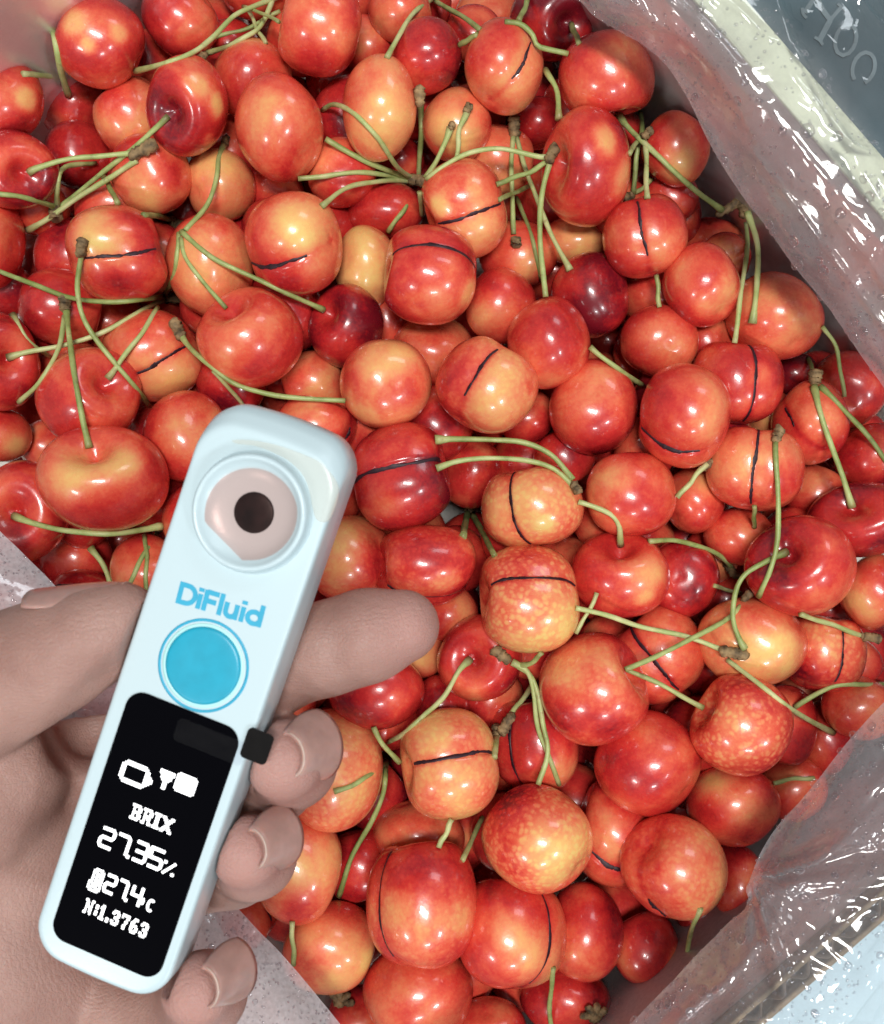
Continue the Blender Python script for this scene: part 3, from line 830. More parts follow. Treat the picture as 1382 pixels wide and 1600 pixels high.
C(835, 1163, 70, 72, 1, .74, 'dusky red cherry with an upright crease and sharp glints', cr=[(811, 1105), (817, 1228)], p=((.5, -.4, .4, -.3),))
C(655, 1306, 72, 56, 1, .46, 'tan cherry under the bright yellow creased one', p=((-.2, .4, .5, .15),))
C(840, 1310, 87, 83, -.3, .38, 'large cherry red on top and speckled peach below', p=((-.3, .7, .6, .38), (.4, -.2, .6, -.15), (-.6, -.4, .4, .15)), m=.8)
C(659, 1413, 87, 93, -.3, .56, 'large cherry with a curved crease down its left side, lower middle', cr=[(612, 1345), (612, 1482)], p=((-.1, .6, .6, .28), (.2, -.5, .5, -.3)), m=.3)
C(800, 1459, 86, 80, -.1, .54, 'orange cherry with a bowed crease near its right side, bottom', cr=[(832, 1388), (832, 1528)], p=((-.3, .6, .6, .2), (-.1, -.3, .4, -.15)))
C(466, 1354, 68, 87, .1, .42, 'peach cherry behind the ring fingertip', p=((.2, -.1, .4, -.15), (0, -.8, .4, .25)), m=.2)
C(515, 1480, 73, 69, .5, .42, 'tan orange cherry with a greenish tip above the fogged film', p=((.8, -.3, .25, -.35), (-.2, .3, .5, -.1), (.1, .8, .4, .2)))
C(653, 1552, 87, 76, .4, .72, 'big plain red cherry at the bottom edge', p=((-.4, .3, .5, -.12),))
C(768, 1604, 56, 44, .9, .74, 'red cherry sliver at the bottom edge, middle')
C(884, 1562, 72, 56, 1, .86, 'deep red cherry at the bottom edge behind a hanging stalk')
C(913, 1455, 62, 74, .5, .78, 'glossy red cherry right of the one with a bowed crease', p=((-.1, .7, .4, -.2),))
C(1008, 1480, 54, 56, .9, .82, 'dark red cherry with a yellow right edge near the lower film', p=((.85, -.3, .3, -.45),))
C(958, 1300, 64, 83, .5, .68, 'pinkish red cherry with a crease low down, right of the large speckled one', cr=[(920, 1330), (990, 1360)])
C(1052, 1353, 83, 79, 0, .44, 'tan orange mottled cherry near the lower right film', cr=[(1008, 1406), (1035, 1430)], p=((.2, .6, .5, .15), (.3, -.3, .4, -.1)), m=.4)
C(1012, 1192, 83, 82, .3, .70, 'wet red cherry beaded with droplets, right of centre', p=((.7, .3, .25, -.25),))
C(1158, 1132, 79, 79, -.3, .52, 'cherry with pale spots and a stalk hollow at its left, lower right', cav=(1090, 1104), p=((.3, -.4, .5, -.1), (-.3, .2, .4, -.12), (0, .8, .4, .15)), m=.9)
C(1145, 1258, 73, 63, .5, .70, 'dusky red cherry with a yellow shoulder, lower right', p=((-.55, .55, .35, -.45),))
C(1230, 1132, 46, 62, 1.1, .78, 'red cherry behind the one with pale spots')
C(1240, 1232, 52, 52, 1.2, .56, 'orange cherry half under the lower right film')
C(1292, 1150, 44, 60, 1.6, .84, 'dark red cherry in the right corner beneath a thin stalk')
C(1342, 1106, 56, 50, 1, .60, 'orange red cherry under the top of the lower right film')
C(1152, 1378, 46, 60, 1.1, .78, 'red cherry wedged against the lower right film')
C(897, 376, 52, 38, 1.5, .44, 'peach cherry glimpsed under the tall red one with a yellow streak')
C(810, 398, 62, 52, 1.4, .56, 'orange cherry behind the three hanging stalks')
C(602, 330, 60, 46, 1.3, .88, 'dark red cherry beneath the stalk star')
C(535, 270, 54, 54, 1.3, .58, 'pinkish tan cherry left of the stalk star')
C(622, 258, 42, 42, 2, .82, 'red cherry deep below the hub of the stalk star')
C(522, 128, 44, 44, 2, .84, 'dark red cherry deep between three peach ones at the top')
C(12, 450, 44, 44, 1.5, .84, 'dark red cherry at the left edge under the long stalk')
C(236, 92, 44, 44, 1.9, .72, 'dull red cherry between the flecked corner one and its right neighbour')
C(1010, 700, 50, 50, 1.2, .62, 'orange brown cherry under the one with a smile shaped crease')
C(385, 1430, 50, 52, .9, .70, 'red cherry between the ring fingertip and the fogged film', cr=[(404, 1405), (425, 1440)])
C(560, 1590, 50, 48, 1.2, .82, 'red cherry at the bottom edge beside the fogged film')
C(1100, 1420, 48, 46, 1.3, .80, 'deep red cherry below the tan mottled one')
C(950, 1000, 44, 40, 2, .72, 'red cherry deep behind the large one with a speckled shoulder')
C(330, 480, 48, 48, 1.7, .66, 'orange red cherry deep left of the heart shaped one')
C(430, 300, 46, 44, 1.9, .62, 'orange cherry deep under the tall peach one')

n = len(CH)
cx = np.array([c['cx'] for c in CH], float); cy = np.array([c['cy'] for c in CH], float)
rp = np.array([0.5 * (c['rx'] + c['ry']) for c in CH]); Lr = np.array([c['L'] for c in CH])
z = 2.0 - 13.0 * Lr
nom = z.copy()
for it in range(260):
    k = (CAMZ - z) / FPX
    X = (cx - 691) * k; Y = (800 - cy) * k; R = rp * k
    D = np.hypot(X[:, None] - X[None], Y[:, None] - Y[None])
    s = 0.90 * (R[:, None] + R[None])
    need = np.sqrt(np.clip(s * s - D * D, 0, None))
    dz = z[:, None] - z[None]
    up = (Lr[:, None] < Lr[None]) | ((Lr[:, None] == Lr[None]) & (np.arange(n)[:, None] > np.arange(n)[None]))
    sg = np.where(up, 1, -1)
    # only pairs whose centres are close enough to collide strongly
    lack = np.clip(need - sg * dz, 0, None) * (D < 0.97 * s)
    np.fill_diagonal(lack, 0)
    z = z + 0.10 * (sg * lack).sum(1) - 0.06 * (z - nom)
    z = np.clip(z, -48, 15)
for c, q in zip(CH, z): c['z'] = float(q)

def view_basis(p):
    wv = np.array([0, 0, CAMZ]) - p; wv /= np.linalg.norm(wv)
    u = np.cross([0, 1, 0], wv); u /= np.linalg.norm(u)
    v = np.cross(wv, u)
    return np.column_stack([u, v, wv])

def rot_from(a, x):
    """columns = local x, y, z axes in the view frame; z = stalk axis a, x = crease side"""
    a = a / np.linalg.norm(a)
    x = x - a * (x @ a); x /= np.linalg.norm(x)
    return np.column_stack([x, np.cross(a, x), a])

def radius(th, ph, c, rg):
    p = 2.35
    st, ct = np.abs(np.sin(th)), np.abs(np.cos(th))
    r = (st ** p + (ct / 0.93) ** p) ** (-1 / p)
    r = r * (1 - 0.05 * ((1 - np.cos(th)) / 2) ** 2)
    r = r * (1 + 0.03 * np.cos(2 * ph + math.pi) * np.sin(th) ** 2)
    r = r + (0.035 + 0.10 * max(0, c['cavd'] - 0.28)) * np.exp(-((th - 0.66) / 0.27) ** 2)
    r = r - c['cavd'] * np.exp(-(th / 0.40) ** 2)
    r = r - 0.03 * np.exp(-((math.pi - th) / 0.16) ** 2)
    env = np.clip(np.sin(th), 0, 1) ** 0.5
    d = np.abs(ph) * np.sin(th)
    fade = 1 / (1 + np.exp(-(math.pi / 2 - np.abs(ph)) * 6))
    r = r - env * fade * c['flat'] * np.exp(-(d / 0.34) ** 2)
    if c['cr'] is not None:
        t0, t1 = c['tr']
        lo = 1 / (1 + np.exp(-(th - t0) / 0.06)); hi = 1 / (1 + np.exp((th - t1) / 0.06))
        g = np.exp(-(d / 0.045) ** 2) * fade
        r = r - 0.030 * g * lo * hi
        r = r + c['ledge'] * lo * hi * env * fade * np.exp(-(np.abs(ph * np.sin(th)) / 0.3) ** 2) * np.sign(ph) * (1 - g)
    dirs = np.stack([np.sin(th) * np.cos(ph), np.sin(th) * np.sin(ph), np.cos(th)], -1)
    for kv, f, pz, am in c['lump']:
        r = r + am * np.cos(f * (dirs @ kv) + pz)
    return r

ALLV, ALLF = [], []
def build_cherry(c, nth, nph, label, group=None):
    rg = np.random.RandomState(1000 + c['k'])
    pos = P(c['cx'], c['cy'], c['z'])
    sc = (CAMZ - c['z']) / FPX
    B = view_basis(pos)
    def d_of(q):
        x, y = (q[0] - c['cx']) / c['rx'], (c['cy'] - q[1]) / c['ry']
        r = math.hypot(x, y)
        if r > 0.985: x, y = x / r * 0.985, y / r * 0.985
        return np.array([x, y, math.sqrt(1 - x * x - y * y)])
    c['tr'] = (0.4, 2.9)
    if c['cr'] is not None:
        d1, d2 = d_of(c['cr'][0]), d_of(c['cr'][1])
        mid = d1 + d2; mid /= np.linalg.norm(mid)
        a = d1 - mid * (d1 @ mid); a /= np.linalg.norm(a)
        h = math.acos(min(1, max(-1, float(d1 @ mid))))
        c['tr'] = (math.pi / 2 - h, math.pi / 2 + h)
        Rc = rot_from(a, mid)
    elif c['cav'] is not None:
        a = d_of(c['cav'])
        x = np.array([rg.uniform(-1, 1), rg.uniform(-1, 1), -1.0])
        Rc = rot_from(a, x)
    else:
        a = rg.normal(size=3); a[2] = -abs(a[2]) * 0.9 - 0.15
        x = rg.normal(size=3); x[2] -= 1.0
        Rc = rot_from(a, x)
    c['cavd'] = rg.uniform(0.16, 0.24) if c['cr'] is not None else (rg.uniform(0.34, 0.44) if c['cav'] is not None else rg.uniform(0.2, 0.3))
    c['flat'] = rg.uniform(0.02, 0.05) if c['cr'] is None else rg.uniform(0.05, 0.085); c['ledge'] = rg.choice([-1, 1]) * rg.uniform(0.012, 0.032)
    c['lump'] = []
    for _ in range(4):
        kv = rg.normal(size=3); kv /= np.linalg.norm(kv)
        c['lump'].append((kv, rg.uniform(1.6, 3.6), rg.uniform(0, 6.28), rg.uniform(0.006, 0.022)))
    th = np.linspace(0, math.pi, nth)
    th = th - 0.10 * np.sin(2 * th) * 0.9
    u = np.linspace(-1, 1, nph, endpoint=False)
    ph = math.pi * (0.35 * u + 0.65 * u ** 3) if c['cr'] is not None else math.pi * u
    TH, PH = np.meshgrid(th[1:-1], ph, indexing='ij')
    r = radius(TH, PH, c, rg)
    top = radius(np.array([0.0]), np.array([math.pi / 2]), c, rg)[0]; bot = radius(np.array([math.pi]), np.array([math.pi / 2]), c, rg)[0]
    def xyz(t, p, r): return np.stack([r * np.sin(t) * np.cos(p), r * np.sin(t) * np.sin(p), r * np.cos(t)], -1)
    V = np.vstack([xyz(TH, PH, r).reshape(-1, 3), [[0, 0, top]], [[0, 0, -bot]]])
    W = V @ Rc.T                                       # view frame, about unit size
    lo, hi = W[:, :2].min(0), W[:, :2].max(0)
    cen = np.r_[(lo + hi) / 2, 0.0]
    half = (hi - lo) / 2
    SX = np.array([c['rx'] * sc / half[0], c['ry'] * sc / half[1], 0.5 * (c['rx'] + c['ry']) * sc / half.mean()])
    Q = B @ Rc
    def place(Vc):
        Wv = (Vc @ Rc.T - cen) * SX
        return (Wv @ B.T) @ Q, (Wv / (np.array([c['rx'], c['ry'], 0.5 * (c['rx'] + c['ry'])]) * sc))
    loc, unit = place(V)
    nr = len(th) - 2
    F = []
    for i in range(nr - 1):
        for k in range(nph):
            k2 = (k + 1) % nph
            F.append((i * nph + k, (i + 1) * nph + k, (i + 1) * nph + k2, i * nph + k2))
    T0, T1 = nr * nph, nr * nph + 1
    for k in range(nph):
        k2 = (k + 1) % nph
        F.append((T0, k, k2)); F.append((T1, (nr - 1) * nph + k2, (nr - 1) * nph + k))
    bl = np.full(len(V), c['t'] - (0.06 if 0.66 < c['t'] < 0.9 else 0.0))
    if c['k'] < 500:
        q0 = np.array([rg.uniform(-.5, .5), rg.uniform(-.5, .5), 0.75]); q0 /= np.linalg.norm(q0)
        bl += 0.07 - rg.uniform(0.12, 0.26) * np.exp(-(np.linalg.norm(unit - q0, axis=1) / rg.uniform(0.55, 0.85)) ** 2)  # paler centre and redder edges painted in, imitating light falloff from above
    bl += 0.10 * np.cos(2.2 * (unit @ rg.normal(size=3)) + rg.uniform(0, 6))
    thv = np.arccos(np.clip(V[:, 2] / (np.linalg.norm(V, axis=1) + 1e-9), -1, 1))
    bl += 0.10 * np.exp(-(thv / 0.5) ** 2)
    for dx, dy, s_, dl in c['p']:
        q = np.array([dx, dy, math.sqrt(max(0.02, 1 - dx * dx - dy * dy))])
        e = np.linalg.norm(unit - q, axis=1)
        bl += dl * np.exp(-(e / (s_ * 1.15)) ** 4) if s_ < 0.35 else dl * np.exp(-(e / (s_ * 1.15)) ** 2)
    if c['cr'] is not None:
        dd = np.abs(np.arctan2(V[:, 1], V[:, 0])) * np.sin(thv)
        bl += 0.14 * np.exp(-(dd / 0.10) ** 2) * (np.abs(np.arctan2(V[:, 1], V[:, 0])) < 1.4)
    mo = np.full(len(V), c['m'] if c['m'] else 0.10)
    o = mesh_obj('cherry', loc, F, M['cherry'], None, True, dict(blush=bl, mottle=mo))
    Qm = Matrix([[float(x) for x in row] for row in Q])
    o.rotation_mode = 'QUATERNION'
    o.rotation_quaternion = Qm.to_quaternion()
    o.location = Vector([float(x) * MM for x in pos])
    tag(o, label, 'cherry', group)
    Wd = loc @ Q.T + pos
    b0 = sum(len(v) for v in ALLV)
    ALLV.append(Wd); ALLF.extend([tuple(i + b0 for i in f) for f in F])
    c['obj'], c['pos'], c['Q'] = o, pos, Q
    if c['cr'] is not None:
        t0, t1 = c['tr']
        ts = np.linspace(t0 - 0.02, t1 + 0.02, 40)
        s_ = np.linspace(0, 1, 40)
        wd = 0.042 * (0.35 + 0.65 * np.sin(math.pi * np.clip(s_ * 0.94 + 0.04, 0, 1)) ** 0.5) * (1 + 0.30 * np.sin(s_ * 23 + rg.uniform(0, 6)) * np.sin(s_ * 9 + 1) + 0.12 * rg.normal(size=40))
        wob = 0.020 * np.sin(s_ * 7 + rg.uniform(0, 6)) + 0.005 * np.sin(s_ * 19 + rg.uniform(0, 6))
        Vs = []
        for e, lift in ((-1, -0.004), (-0.6, 0.017), (0.6, 0.017), (1, -0.004)):
            pp = (wob + e * wd) / np.clip(np.sin(ts), 0.25, 1)
            rr = radius(ts, pp, c, rg) + lift
            Vs.append(xyz(ts, pp, rr))
        Vs = np.stack(Vs, 1).reshape(-1, 3)
        lv, _ = place(Vs)
        Fs = [(i * 4 + k, i * 4 + k + 1, (i + 1) * 4 + k + 1, (i + 1) * 4 + k) for i in range(39) for k in range(3)]
        m_ = mesh_obj('crease', lv, Fs, M['crease'])
        m_.parent = o
    return o

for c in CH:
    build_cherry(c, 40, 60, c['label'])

# cherries of the lower layers and under the hand, kept where they can be seen
A = np.array([c['pos'] for c in CH]); AR = np.array([0.5 * (c['rx'] + c['ry']) * (CAMZ - c['z']) / FPX for c in CH])
fill = []
fr = random.Random(11)
def try_fill(x, y, zz, r):
    for q, s in ((A, AR),):
        d = np.linalg.norm(q - np.array([x, y, zz]), axis=1)
        if (d < 0.82 * (s + r)).any(): return
    for (fx, fy, fz, f_r) in fill:
        if math.dist((x, y, zz), (fx, fy, fz)) < 0.84 * (r + f_r): return
    a = x * E1[0] + y * E1[1]; b = x * E2[0] + y * E2[1]
    if not (LO1 + r < a < HI1 - r and LO2 + r < b < HI2 - r): return
    fill.append((x, y, zz, r))
def in_px(x, y, zz):
    k = FPX / (CAMZ - zz); return 691 + x * k, 800 - y * k
for zz in (-4, -10, -16, -22, -28, -35, -42, -50, -58, -64):
    for q_ in range(2600 if zz < -12 else 500):
        r = fr.uniform(10.8, 12.8) if q_ < 1500 else fr.uniform(9.6, 11.0)
        k = (CAMZ - zz) / FPX
        px, py = fr.uniform(-70, 1450), fr.uniform(-70, 1670)
        if zz > -12 and not (60 < px < 480 and 760 < py < 1600): continue
        try_fill((px - 691) * k, (800 - py) * k, zz, r)
bvh0 = BVHTree.FromPolygons([Vector(v) for v in np.vstack(ALLV)], ALLF)
camv = Vector((0, 0, CAMZ))
FC = []
for (x, y, zz, r) in fill:
    px, py = in_px(x, y, zz)
    seen = 0
    hand_zone = 60 < px < 480 and 760 < py < 1600 and zz > -14
    for q in range(70):
        a, s = q * 2.39996, math.sqrt((q + 0.5) / 70) * 0.97
        t = Vector((x + r * s * math.cos(a), y + r * s * math.sin(a), zz + r * math.sqrt(1 - s * s)))
        tx, ty = in_px(*t)
        if not (-2 < tx < 1384 and -2 < ty < 1602): continue
        d = t - camv
        h = bvh0.ray_cast(camv, d.normalized(), d.length - 0.4)
        if h[0] is None: seen += 1
    if seen >= 3 or hand_zone:
        k = FPX / (CAMZ - zz)
        FC.append(dict(cx=px, cy=py, rx=r * k * fr.uniform(.94, 1.06), ry=r * k * fr.uniform(.94, 1.06), L=3, t=fr.choice([.62, .70, .78, .84, .88]),
                       cr=None, cav=None, p=(), m=0.05, k=500 + len(FC), z=zz, hand=hand_zone, seen=seen))
short = [c for c in CH if len(c['label'].split()) <= 10]
used = set()
def where(c):
    for e in sorted(short, key=lambda e: math.dist((e['cx'], e['cy']), (c['cx'], c['cy']))):
        dx, dy = c['cx'] - e['cx'], c['cy'] - e['cy']
        side = ('right of' if dx > 0 else 'left of') if abs(dx) > abs(dy) else ('below' if dy > 0 else 'above')
        if (e['k'], side) not in used:
            used.add((e['k'], side))
            return 'half hidden cherry %s the %s' % (side, e['label'])
FC.sort(key=lambda c: (not c['hand'], -c['seen']))
REST = FC[298 - len(CH):]; FC = FC[:298 - len(CH)]
for c in FC:
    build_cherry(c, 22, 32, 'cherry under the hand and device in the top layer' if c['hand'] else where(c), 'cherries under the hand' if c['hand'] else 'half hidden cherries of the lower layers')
# what only glimmers through the deepest gaps: one heap
V, F, bl = [], [], []
for c in REST:
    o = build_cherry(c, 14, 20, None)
    me = o.data
    Mx = Matrix.Translation(o.location) @ o.rotation_quaternion.to_matrix().to_4x4()
    F += [tuple(i + len(V) for i in p.vertices) for p in me.polygons]
    V += [tuple(x / MM for x in (Mx @ v.co)) for v in me.vertices]
    bl += [a.value for a in me.attributes['blush'].data]
    bpy.data.objects.remove(o); bpy.data.meshes.remove(me)
if V:
    heap = mesh_obj('cherry_heap', V, F, M['cherry'], None, True, dict(blush=bl, mottle=[0.1] * len(bl)))
    tag(heap, 'deepest cherries glimpsed as dark red in the gaps of the heap', 'cherries', kind='stuff')
print('cherries', len(CH), 'filler', len(FC))
# ------------------------------------------------------------------ stalks
BV = BVHTree.FromPolygons([Vector(v) for v in np.vstack(ALLV)], ALLF)
MISS = [-34.0]
def top_z(px, py):
    p = P(px, py, -60.0)
    d = Vector(p) - camv
    h = BV.ray_cast(camv, d.normalized(), 500)
    return h[0].z if h[0] is not None else MISS[0]

def drape(pts, n, r):
    """pixel polyline -> 3D path resting on the fruit, bridging the gaps like a stiff stalk"""
    q = catmull(pts, n)
    MISS[0] = -99.0
    ok = [top_z(x, y) for x, y in q]; ok = [a for a in ok if a > -90]
    MISS[0] = (min(ok) if ok else -20.0) - 2.0
    req = np.array([max(top_z(x, y), top_z(x + 4, y) - 1.2, top_z(x - 4, y) - 1.2, top_z(x, y + 4) - 1.2, top_z(x, y - 4) - 1.2) for x, y in q]) + r * 0.9
    zz = req.copy()
    for _ in range(500):
        s = zz.copy()
        s[1:-1] = 0.5 * (zz[:-2] + zz[2:])
        zz = np.maximum(req, s)
    # round off
    for _ in range(6):
        s = zz.copy(); s[1:-1] = 0.25 * zz[:-2] + 0.5 * zz[1:-1] + 0.25 * zz[2:]
        zz = s
    return np.array([P(x, y, a) for (x, y), a in zip(q, zz)])

SEED = [0]
def stalk_mesh(pts, wid=1.0, flare=(1.15, 1.15), brown=(0.4, 0.4)):
    SEED[0] += 1
    L = sum(math.dist(a, b) for a, b in zip(pts[:-1], pts[1:]))
    n = max(10, int(L / 7))
    r = 0.71 * wid
    path = drape(pts, n, r)
    rg = np.random.RandomState(SEED[0])
    s = np.linspace(0, 1, n)
    # little natural waviness
    w_ = 0.35 * np.sin(s * rg.uniform(4, 9) + rg.uniform(0, 6)) * np.sin(math.pi * s)
    T = np.gradient(path, axis=0); T /= np.linalg.norm(T, axis=1)[:, None]
    path = path + np.cross(T, [0, 0, 1]) * w_[:, None]
    e0 = np.exp(-(s * L / 16) ** 2); e1 = np.exp(-((1 - s) * L / 16) ** 2)
    rad = r * (1 + (flare[0] - 1) * e0 + (flare[1] - 1) * e1) * (1 + 0.06 * np.sin(s * 15 + rg.uniform(0, 6)))
    V, F = tube(path, rad, 9, 0.05, SEED[0])
    br = np.repeat(np.clip(brown[0] * np.exp(-(s * L / 11) ** 2) + brown[1] * np.exp(-((1 - s) * L / 11) ** 2), 0, 1), 9)
    return V, F, br, path

def bud_mesh(px, py, ang, ln, wd, zoff=0.0):
    """knobbly scarred end of a fruit spur; ang in the picture (0 = right, 90 = up)"""
    SEED[0] += 1
    k = (CAMZ - 5) / FPX
    MISS[0] = -12.0
    z0 = max(top_z(px, py), top_z(px + 6, py), top_z(px - 6, py)) + 1.2 + zoff
    c = P(px, py, z0)
    d = np.array([math.cos(math.radians(ang)), math.sin(math.radians(ang)), 0.15])
    rg = np.random.RandomState(SEED[0] + 77)
    s = np.linspace(0, 1, 13)
    path = c + np.outer((s - 0.3) * ln * k, d) + rg.normal(size=(13, 3)) * 0.10
    prof = np.array([.35, .7, .9, 1.0, .82, 1.02, .85, 1.08, .88, 1.12, .95, 1.05, .7]) * wd * k * 0.5
    V, F = tube(path, prof, 10, 0.16, SEED[0])
    return V, F

def stalk_part(parent, pts, **kw):
    V, F, br, path = stalk_mesh(pts, **kw)
    return mesh_obj('stalk', V, F, M['stem'], parent, True, dict(brown=br)), path

def cluster(label, stalks, buds=(), cat='stalk cluster', name='stalk_cluster'):
    x, y = stalks[0][0] if not isinstance(stalks[0], dict) else stalks[0]['pts'][0]
    root = empty(name, P(x, y, top_z(x, y)))
    tag(root, label, cat)
    for s in stalks:
        kw = {}
        if isinstance(s, dict): kw = {k: v for k, v in s.items() if k != 'pts'}; s = s['pts']
        stalk_part(root, s, **kw)
    for b in buds:
        V, F = bud_mesh(*b)
        mesh_obj('bud_end', V, F, M['bud'], root)
    return root

def single(label, pts, buds=(), **kw):
    V, F, br, path = stalk_mesh(pts, **kw)
    if buds:
        root = empty('cherry_stalk', path[0]); tag(root, label, 'stalk')
        mesh_obj('stalk', V, F, M['stem'], root, True, dict(brown=br))
        for b in buds:
            v, f = bud_mesh(*b); mesh_obj('bud_end', v, f, M['bud'], root)
        return root
    o = mesh_obj('cherry_stalk', V, F, M['stem'], None, True, dict(brown=br), origin=path[0])
    tag(o, label, 'stalk')
    return o

def owned(near, pts, buds=(), **kw):
    """a stalk that grows out of one cherry: a part of it"""
    c = min(CH, key=lambda c: math.dist((c['cx'], c['cy']), near))
    V, F, br, path = stalk_mesh(pts, **kw)
    todo = [('stalk', V, F, M['stem'], dict(brown=br))]
    for b in buds:
        v, f = bud_mesh(*b); todo.append(('bud_end', v, f, M['bud'], None))
    for nm, v, f, mt, at in todo:
        lv = (np.array(v) - c['pos']) @ c['Q']
        o = mesh_obj(nm, lv, f, mt, None, True, at)
        o.parent = c['obj']

D = lambda pts, **kw: dict(pts=pts, **kw)
cluster('forked stalks with a round brown cut end by the crimson cherry at the left edge', [
    D([(264, 181), (232, 210), (196, 243), (150, 280), (104, 316), (90, 326)], flare=(1.3, 1.4), brown=(.8, 0)),
    D([(90, 326), (89, 300), (92, 275), (106, 260), (150, 255)], flare=(1.5, 1)),
    D([(88, 325), (69, 317), (21, 306), (-12, 301)], flare=(1.4, 1)),
    [(160, 274), (172, 292), (184, 318)]], [(86, 328, -80, 26, 22)])
cluster('stalk pair with a ringed brown end above the half yellow creased cherry', [
    D([(45, 270), (60, 262), (122, 247), (165, 242), (210, 240)], flare=(1.7, 1.3), brown=(.9, 0)),
    D([(214, 250), (180, 272), (130, 305), (80, 340), (44, 360)], flare=(1.2, 1.6), brown=(0, .9), wid=1.1)], [(214, 240, 25, 50, 20)])
cluster('spreading stalks tied by a brown bud between two creased cherries at upper left', [
    D([(351, 226), (342, 246), (337, 278), (322, 322), (290, 360)], flare=(1.6, 1.2), brown=(.7, 0)),
    D([(284, 362), (312, 386), (347, 410), (417, 445), (478, 471), (506, 484)], flare=(1.3, 1.5), brown=(0, .5)),
    D([(280, 364), (279, 395), (272, 430), (258, 462)], wid=.95),
    D([(283, 372), (290, 404), (323, 444), (354, 482)], wid=.85),
    D([(224, 336), (250, 338), (268, 345)], wid=1.1)], [(270, 348, -30, 34, 20), (352, 224, 80, 14, 13)])
cluster('long stalks meeting at a scarred green end over the left cherries', [
    D([(-10, 420), (52, 445), (104, 465), (156, 471), (208, 469), (256, 464)], flare=(1, 1.4)),
    D([(256, 468), (208, 492), (156, 520), (97, 541), (42, 551), (12, 559)], flare=(1.4, 1.7), brown=(0, .9)),
    D([(247, 480), (212, 534), (184, 572), (168, 592)], flare=(1, 1.5), brown=(0, .7))], [(262, 466, 2, 48, 19)])
single('lone bent stalk with a brown tip crossing the spread of long stalks at left',
       [(128, 396), (124, 420), (122, 450), (130, 490), (150, 528), (183, 573), (212, 606), (234, 634)], [(127, 394, 80, 28, 17)])
cluster('upright stalk with a forked top standing in the largest heart shaped cherry', [
    D([(104, 482), (108, 527), (115, 586), (128, 645), (140, 700)], flare=(1.5, 1.5), brown=(0, .5), wid=1.1),
    D([(101, 494), (92, 548), (62, 596), (30, 628)])], [(102, 480, 92, 26, 19)])
single('short thin stalk at the left edge below the long ones', [(21, 492), (32, 514), (55, 541), (80, 559)], flare=(1.8, 1), brown=(.8, 0), wid=.8)
cluster('curved stalk from a knobbly brown end running right above the device', [
    D([(280, 518), (295, 541), (323, 568), (365, 600), (417, 615), (470, 621), (540, 626)], flare=(1.8, 1)),
    D([(333, 579), (362, 610), (384, 638)], wid=.8)], [(282, 522, 120, 36, 19)])
cluster('stalks branching left of the device, one ending in a round hollow', [
    D([(22, 806), (52, 817), (104, 831), (174, 833), (225, 827), (252, 822)], flare=(1.5, 1.5), brown=(.8, 0), wid=1.1),
    D([(226, 836), (229, 880), (229, 925)], wid=.9), D([(248, 830), (222, 874), (196, 925)])], [(246, 826, 20, 18, 17)])
single('stubby stalk with a pale cut end above the thumb', [(142, 856), (156, 876), (169, 902), (180, 932)], flare=(1.5, 1), brown=(.5, 0), wid=1.1)
cluster('tangle of thin stalks at the top edge between peach cherries', [
    D([(212, 111), (260, 99), (302, 82), (332, 58), (365, 24), (400, 8), (440, -6)], flare=(1.2, 1)),
    D([(323, 83), (365, 69), (404, 46), (420, 14), (428, -6)]), D([(330, 60), (380, 46), (420, 26), (438, 18)], wid=.8),
    D([(388, 14), (400, 40), (416, 68)], wid=.8), D([(380, 10), (410, 20), (436, 34)], wid=.7)], [(318, 86, -120, 14, 14)])
cluster('thick green stalks hanging against the wall in the top left corner', [
    D([(88, -10), (84, 30), (86, 60), (96, 112), (107, 148)], wid=1.35), D([(36, 115), (70, 118), (106, 122)], wid=1.1)])
HUB = (656, 284)
cluster('star of many stalks joined at one hub in the upper middle', [
    D([(504, 172), (523, 163), (555, 177), (589, 212), (622, 262), HUB], flare=(1, 1.3)),
    D([(509, 217), (555, 245), (612, 268), HUB], flare=(1, 1.4), wid=1.15), D([(466, 279), (527, 273), (586, 271), (640, 282)]),
    D([(503, 322), (544, 293), (589, 283), HUB], flare=(1.2, 1)), D([(607, 362), (630, 328), (652, 296)]), D([(660, 336), (656, 300)], wid=.9),
    D([(654, 280), (656, 240), (657, 208), (657, 156)], wid=1.1, flare=(1, 1.4)), D([(664, 278), (690, 240), (704, 200)], flare=(1, 1.6)),
    D([(666, 280), (697, 257), (735, 240), (787, 234), (846, 245), (858, 243)], flare=(1, 1.2)), D([(714, 248), (718, 208), (731, 172)], flare=(1, 1.6), brown=(0, .5))],
    [(645, 280, -15, 34, 20), (656, 158, 92, 30, 17), (730, 172, 60, 14, 13), (704, 200, 60, 12, 10)])
cluster('stalks hanging from a knob on the tall red streaked cherry', [
    D([(856, 252), (820, 272), (776, 288)]), D([(860, 252), (847, 310), (843, 382), (853, 464)], wid=1.1), D([(828, 290), (806, 300), (780, 312)], wid=.9)],
    [(860, 246, 60, 30, 18)])
cluster('three thin stalks dangling from a brown knob right of the star', [
    D([(802, 215), (799, 295), (803, 366)], brown=(0, .6)), D([(808, 215), (826, 278), (850, 340), (891, 422)], flare=(1, 1.4)), D([(808, 309), (829, 368), (846, 436)], wid=.85)],
    [(804, 206, 92, 36, 19), (806, 374, -80, 14, 18)])
cluster('arched stalk pair at the top edge above the bright red cherry', [
    D([(605, 90), (628, 46), (650, 18), (678, -4)]), D([(678, 0), (718, 23), (750, 46)])])
single('short stalk poking out left of the slit yellow cherry', [(718, 70), (746, 54)])
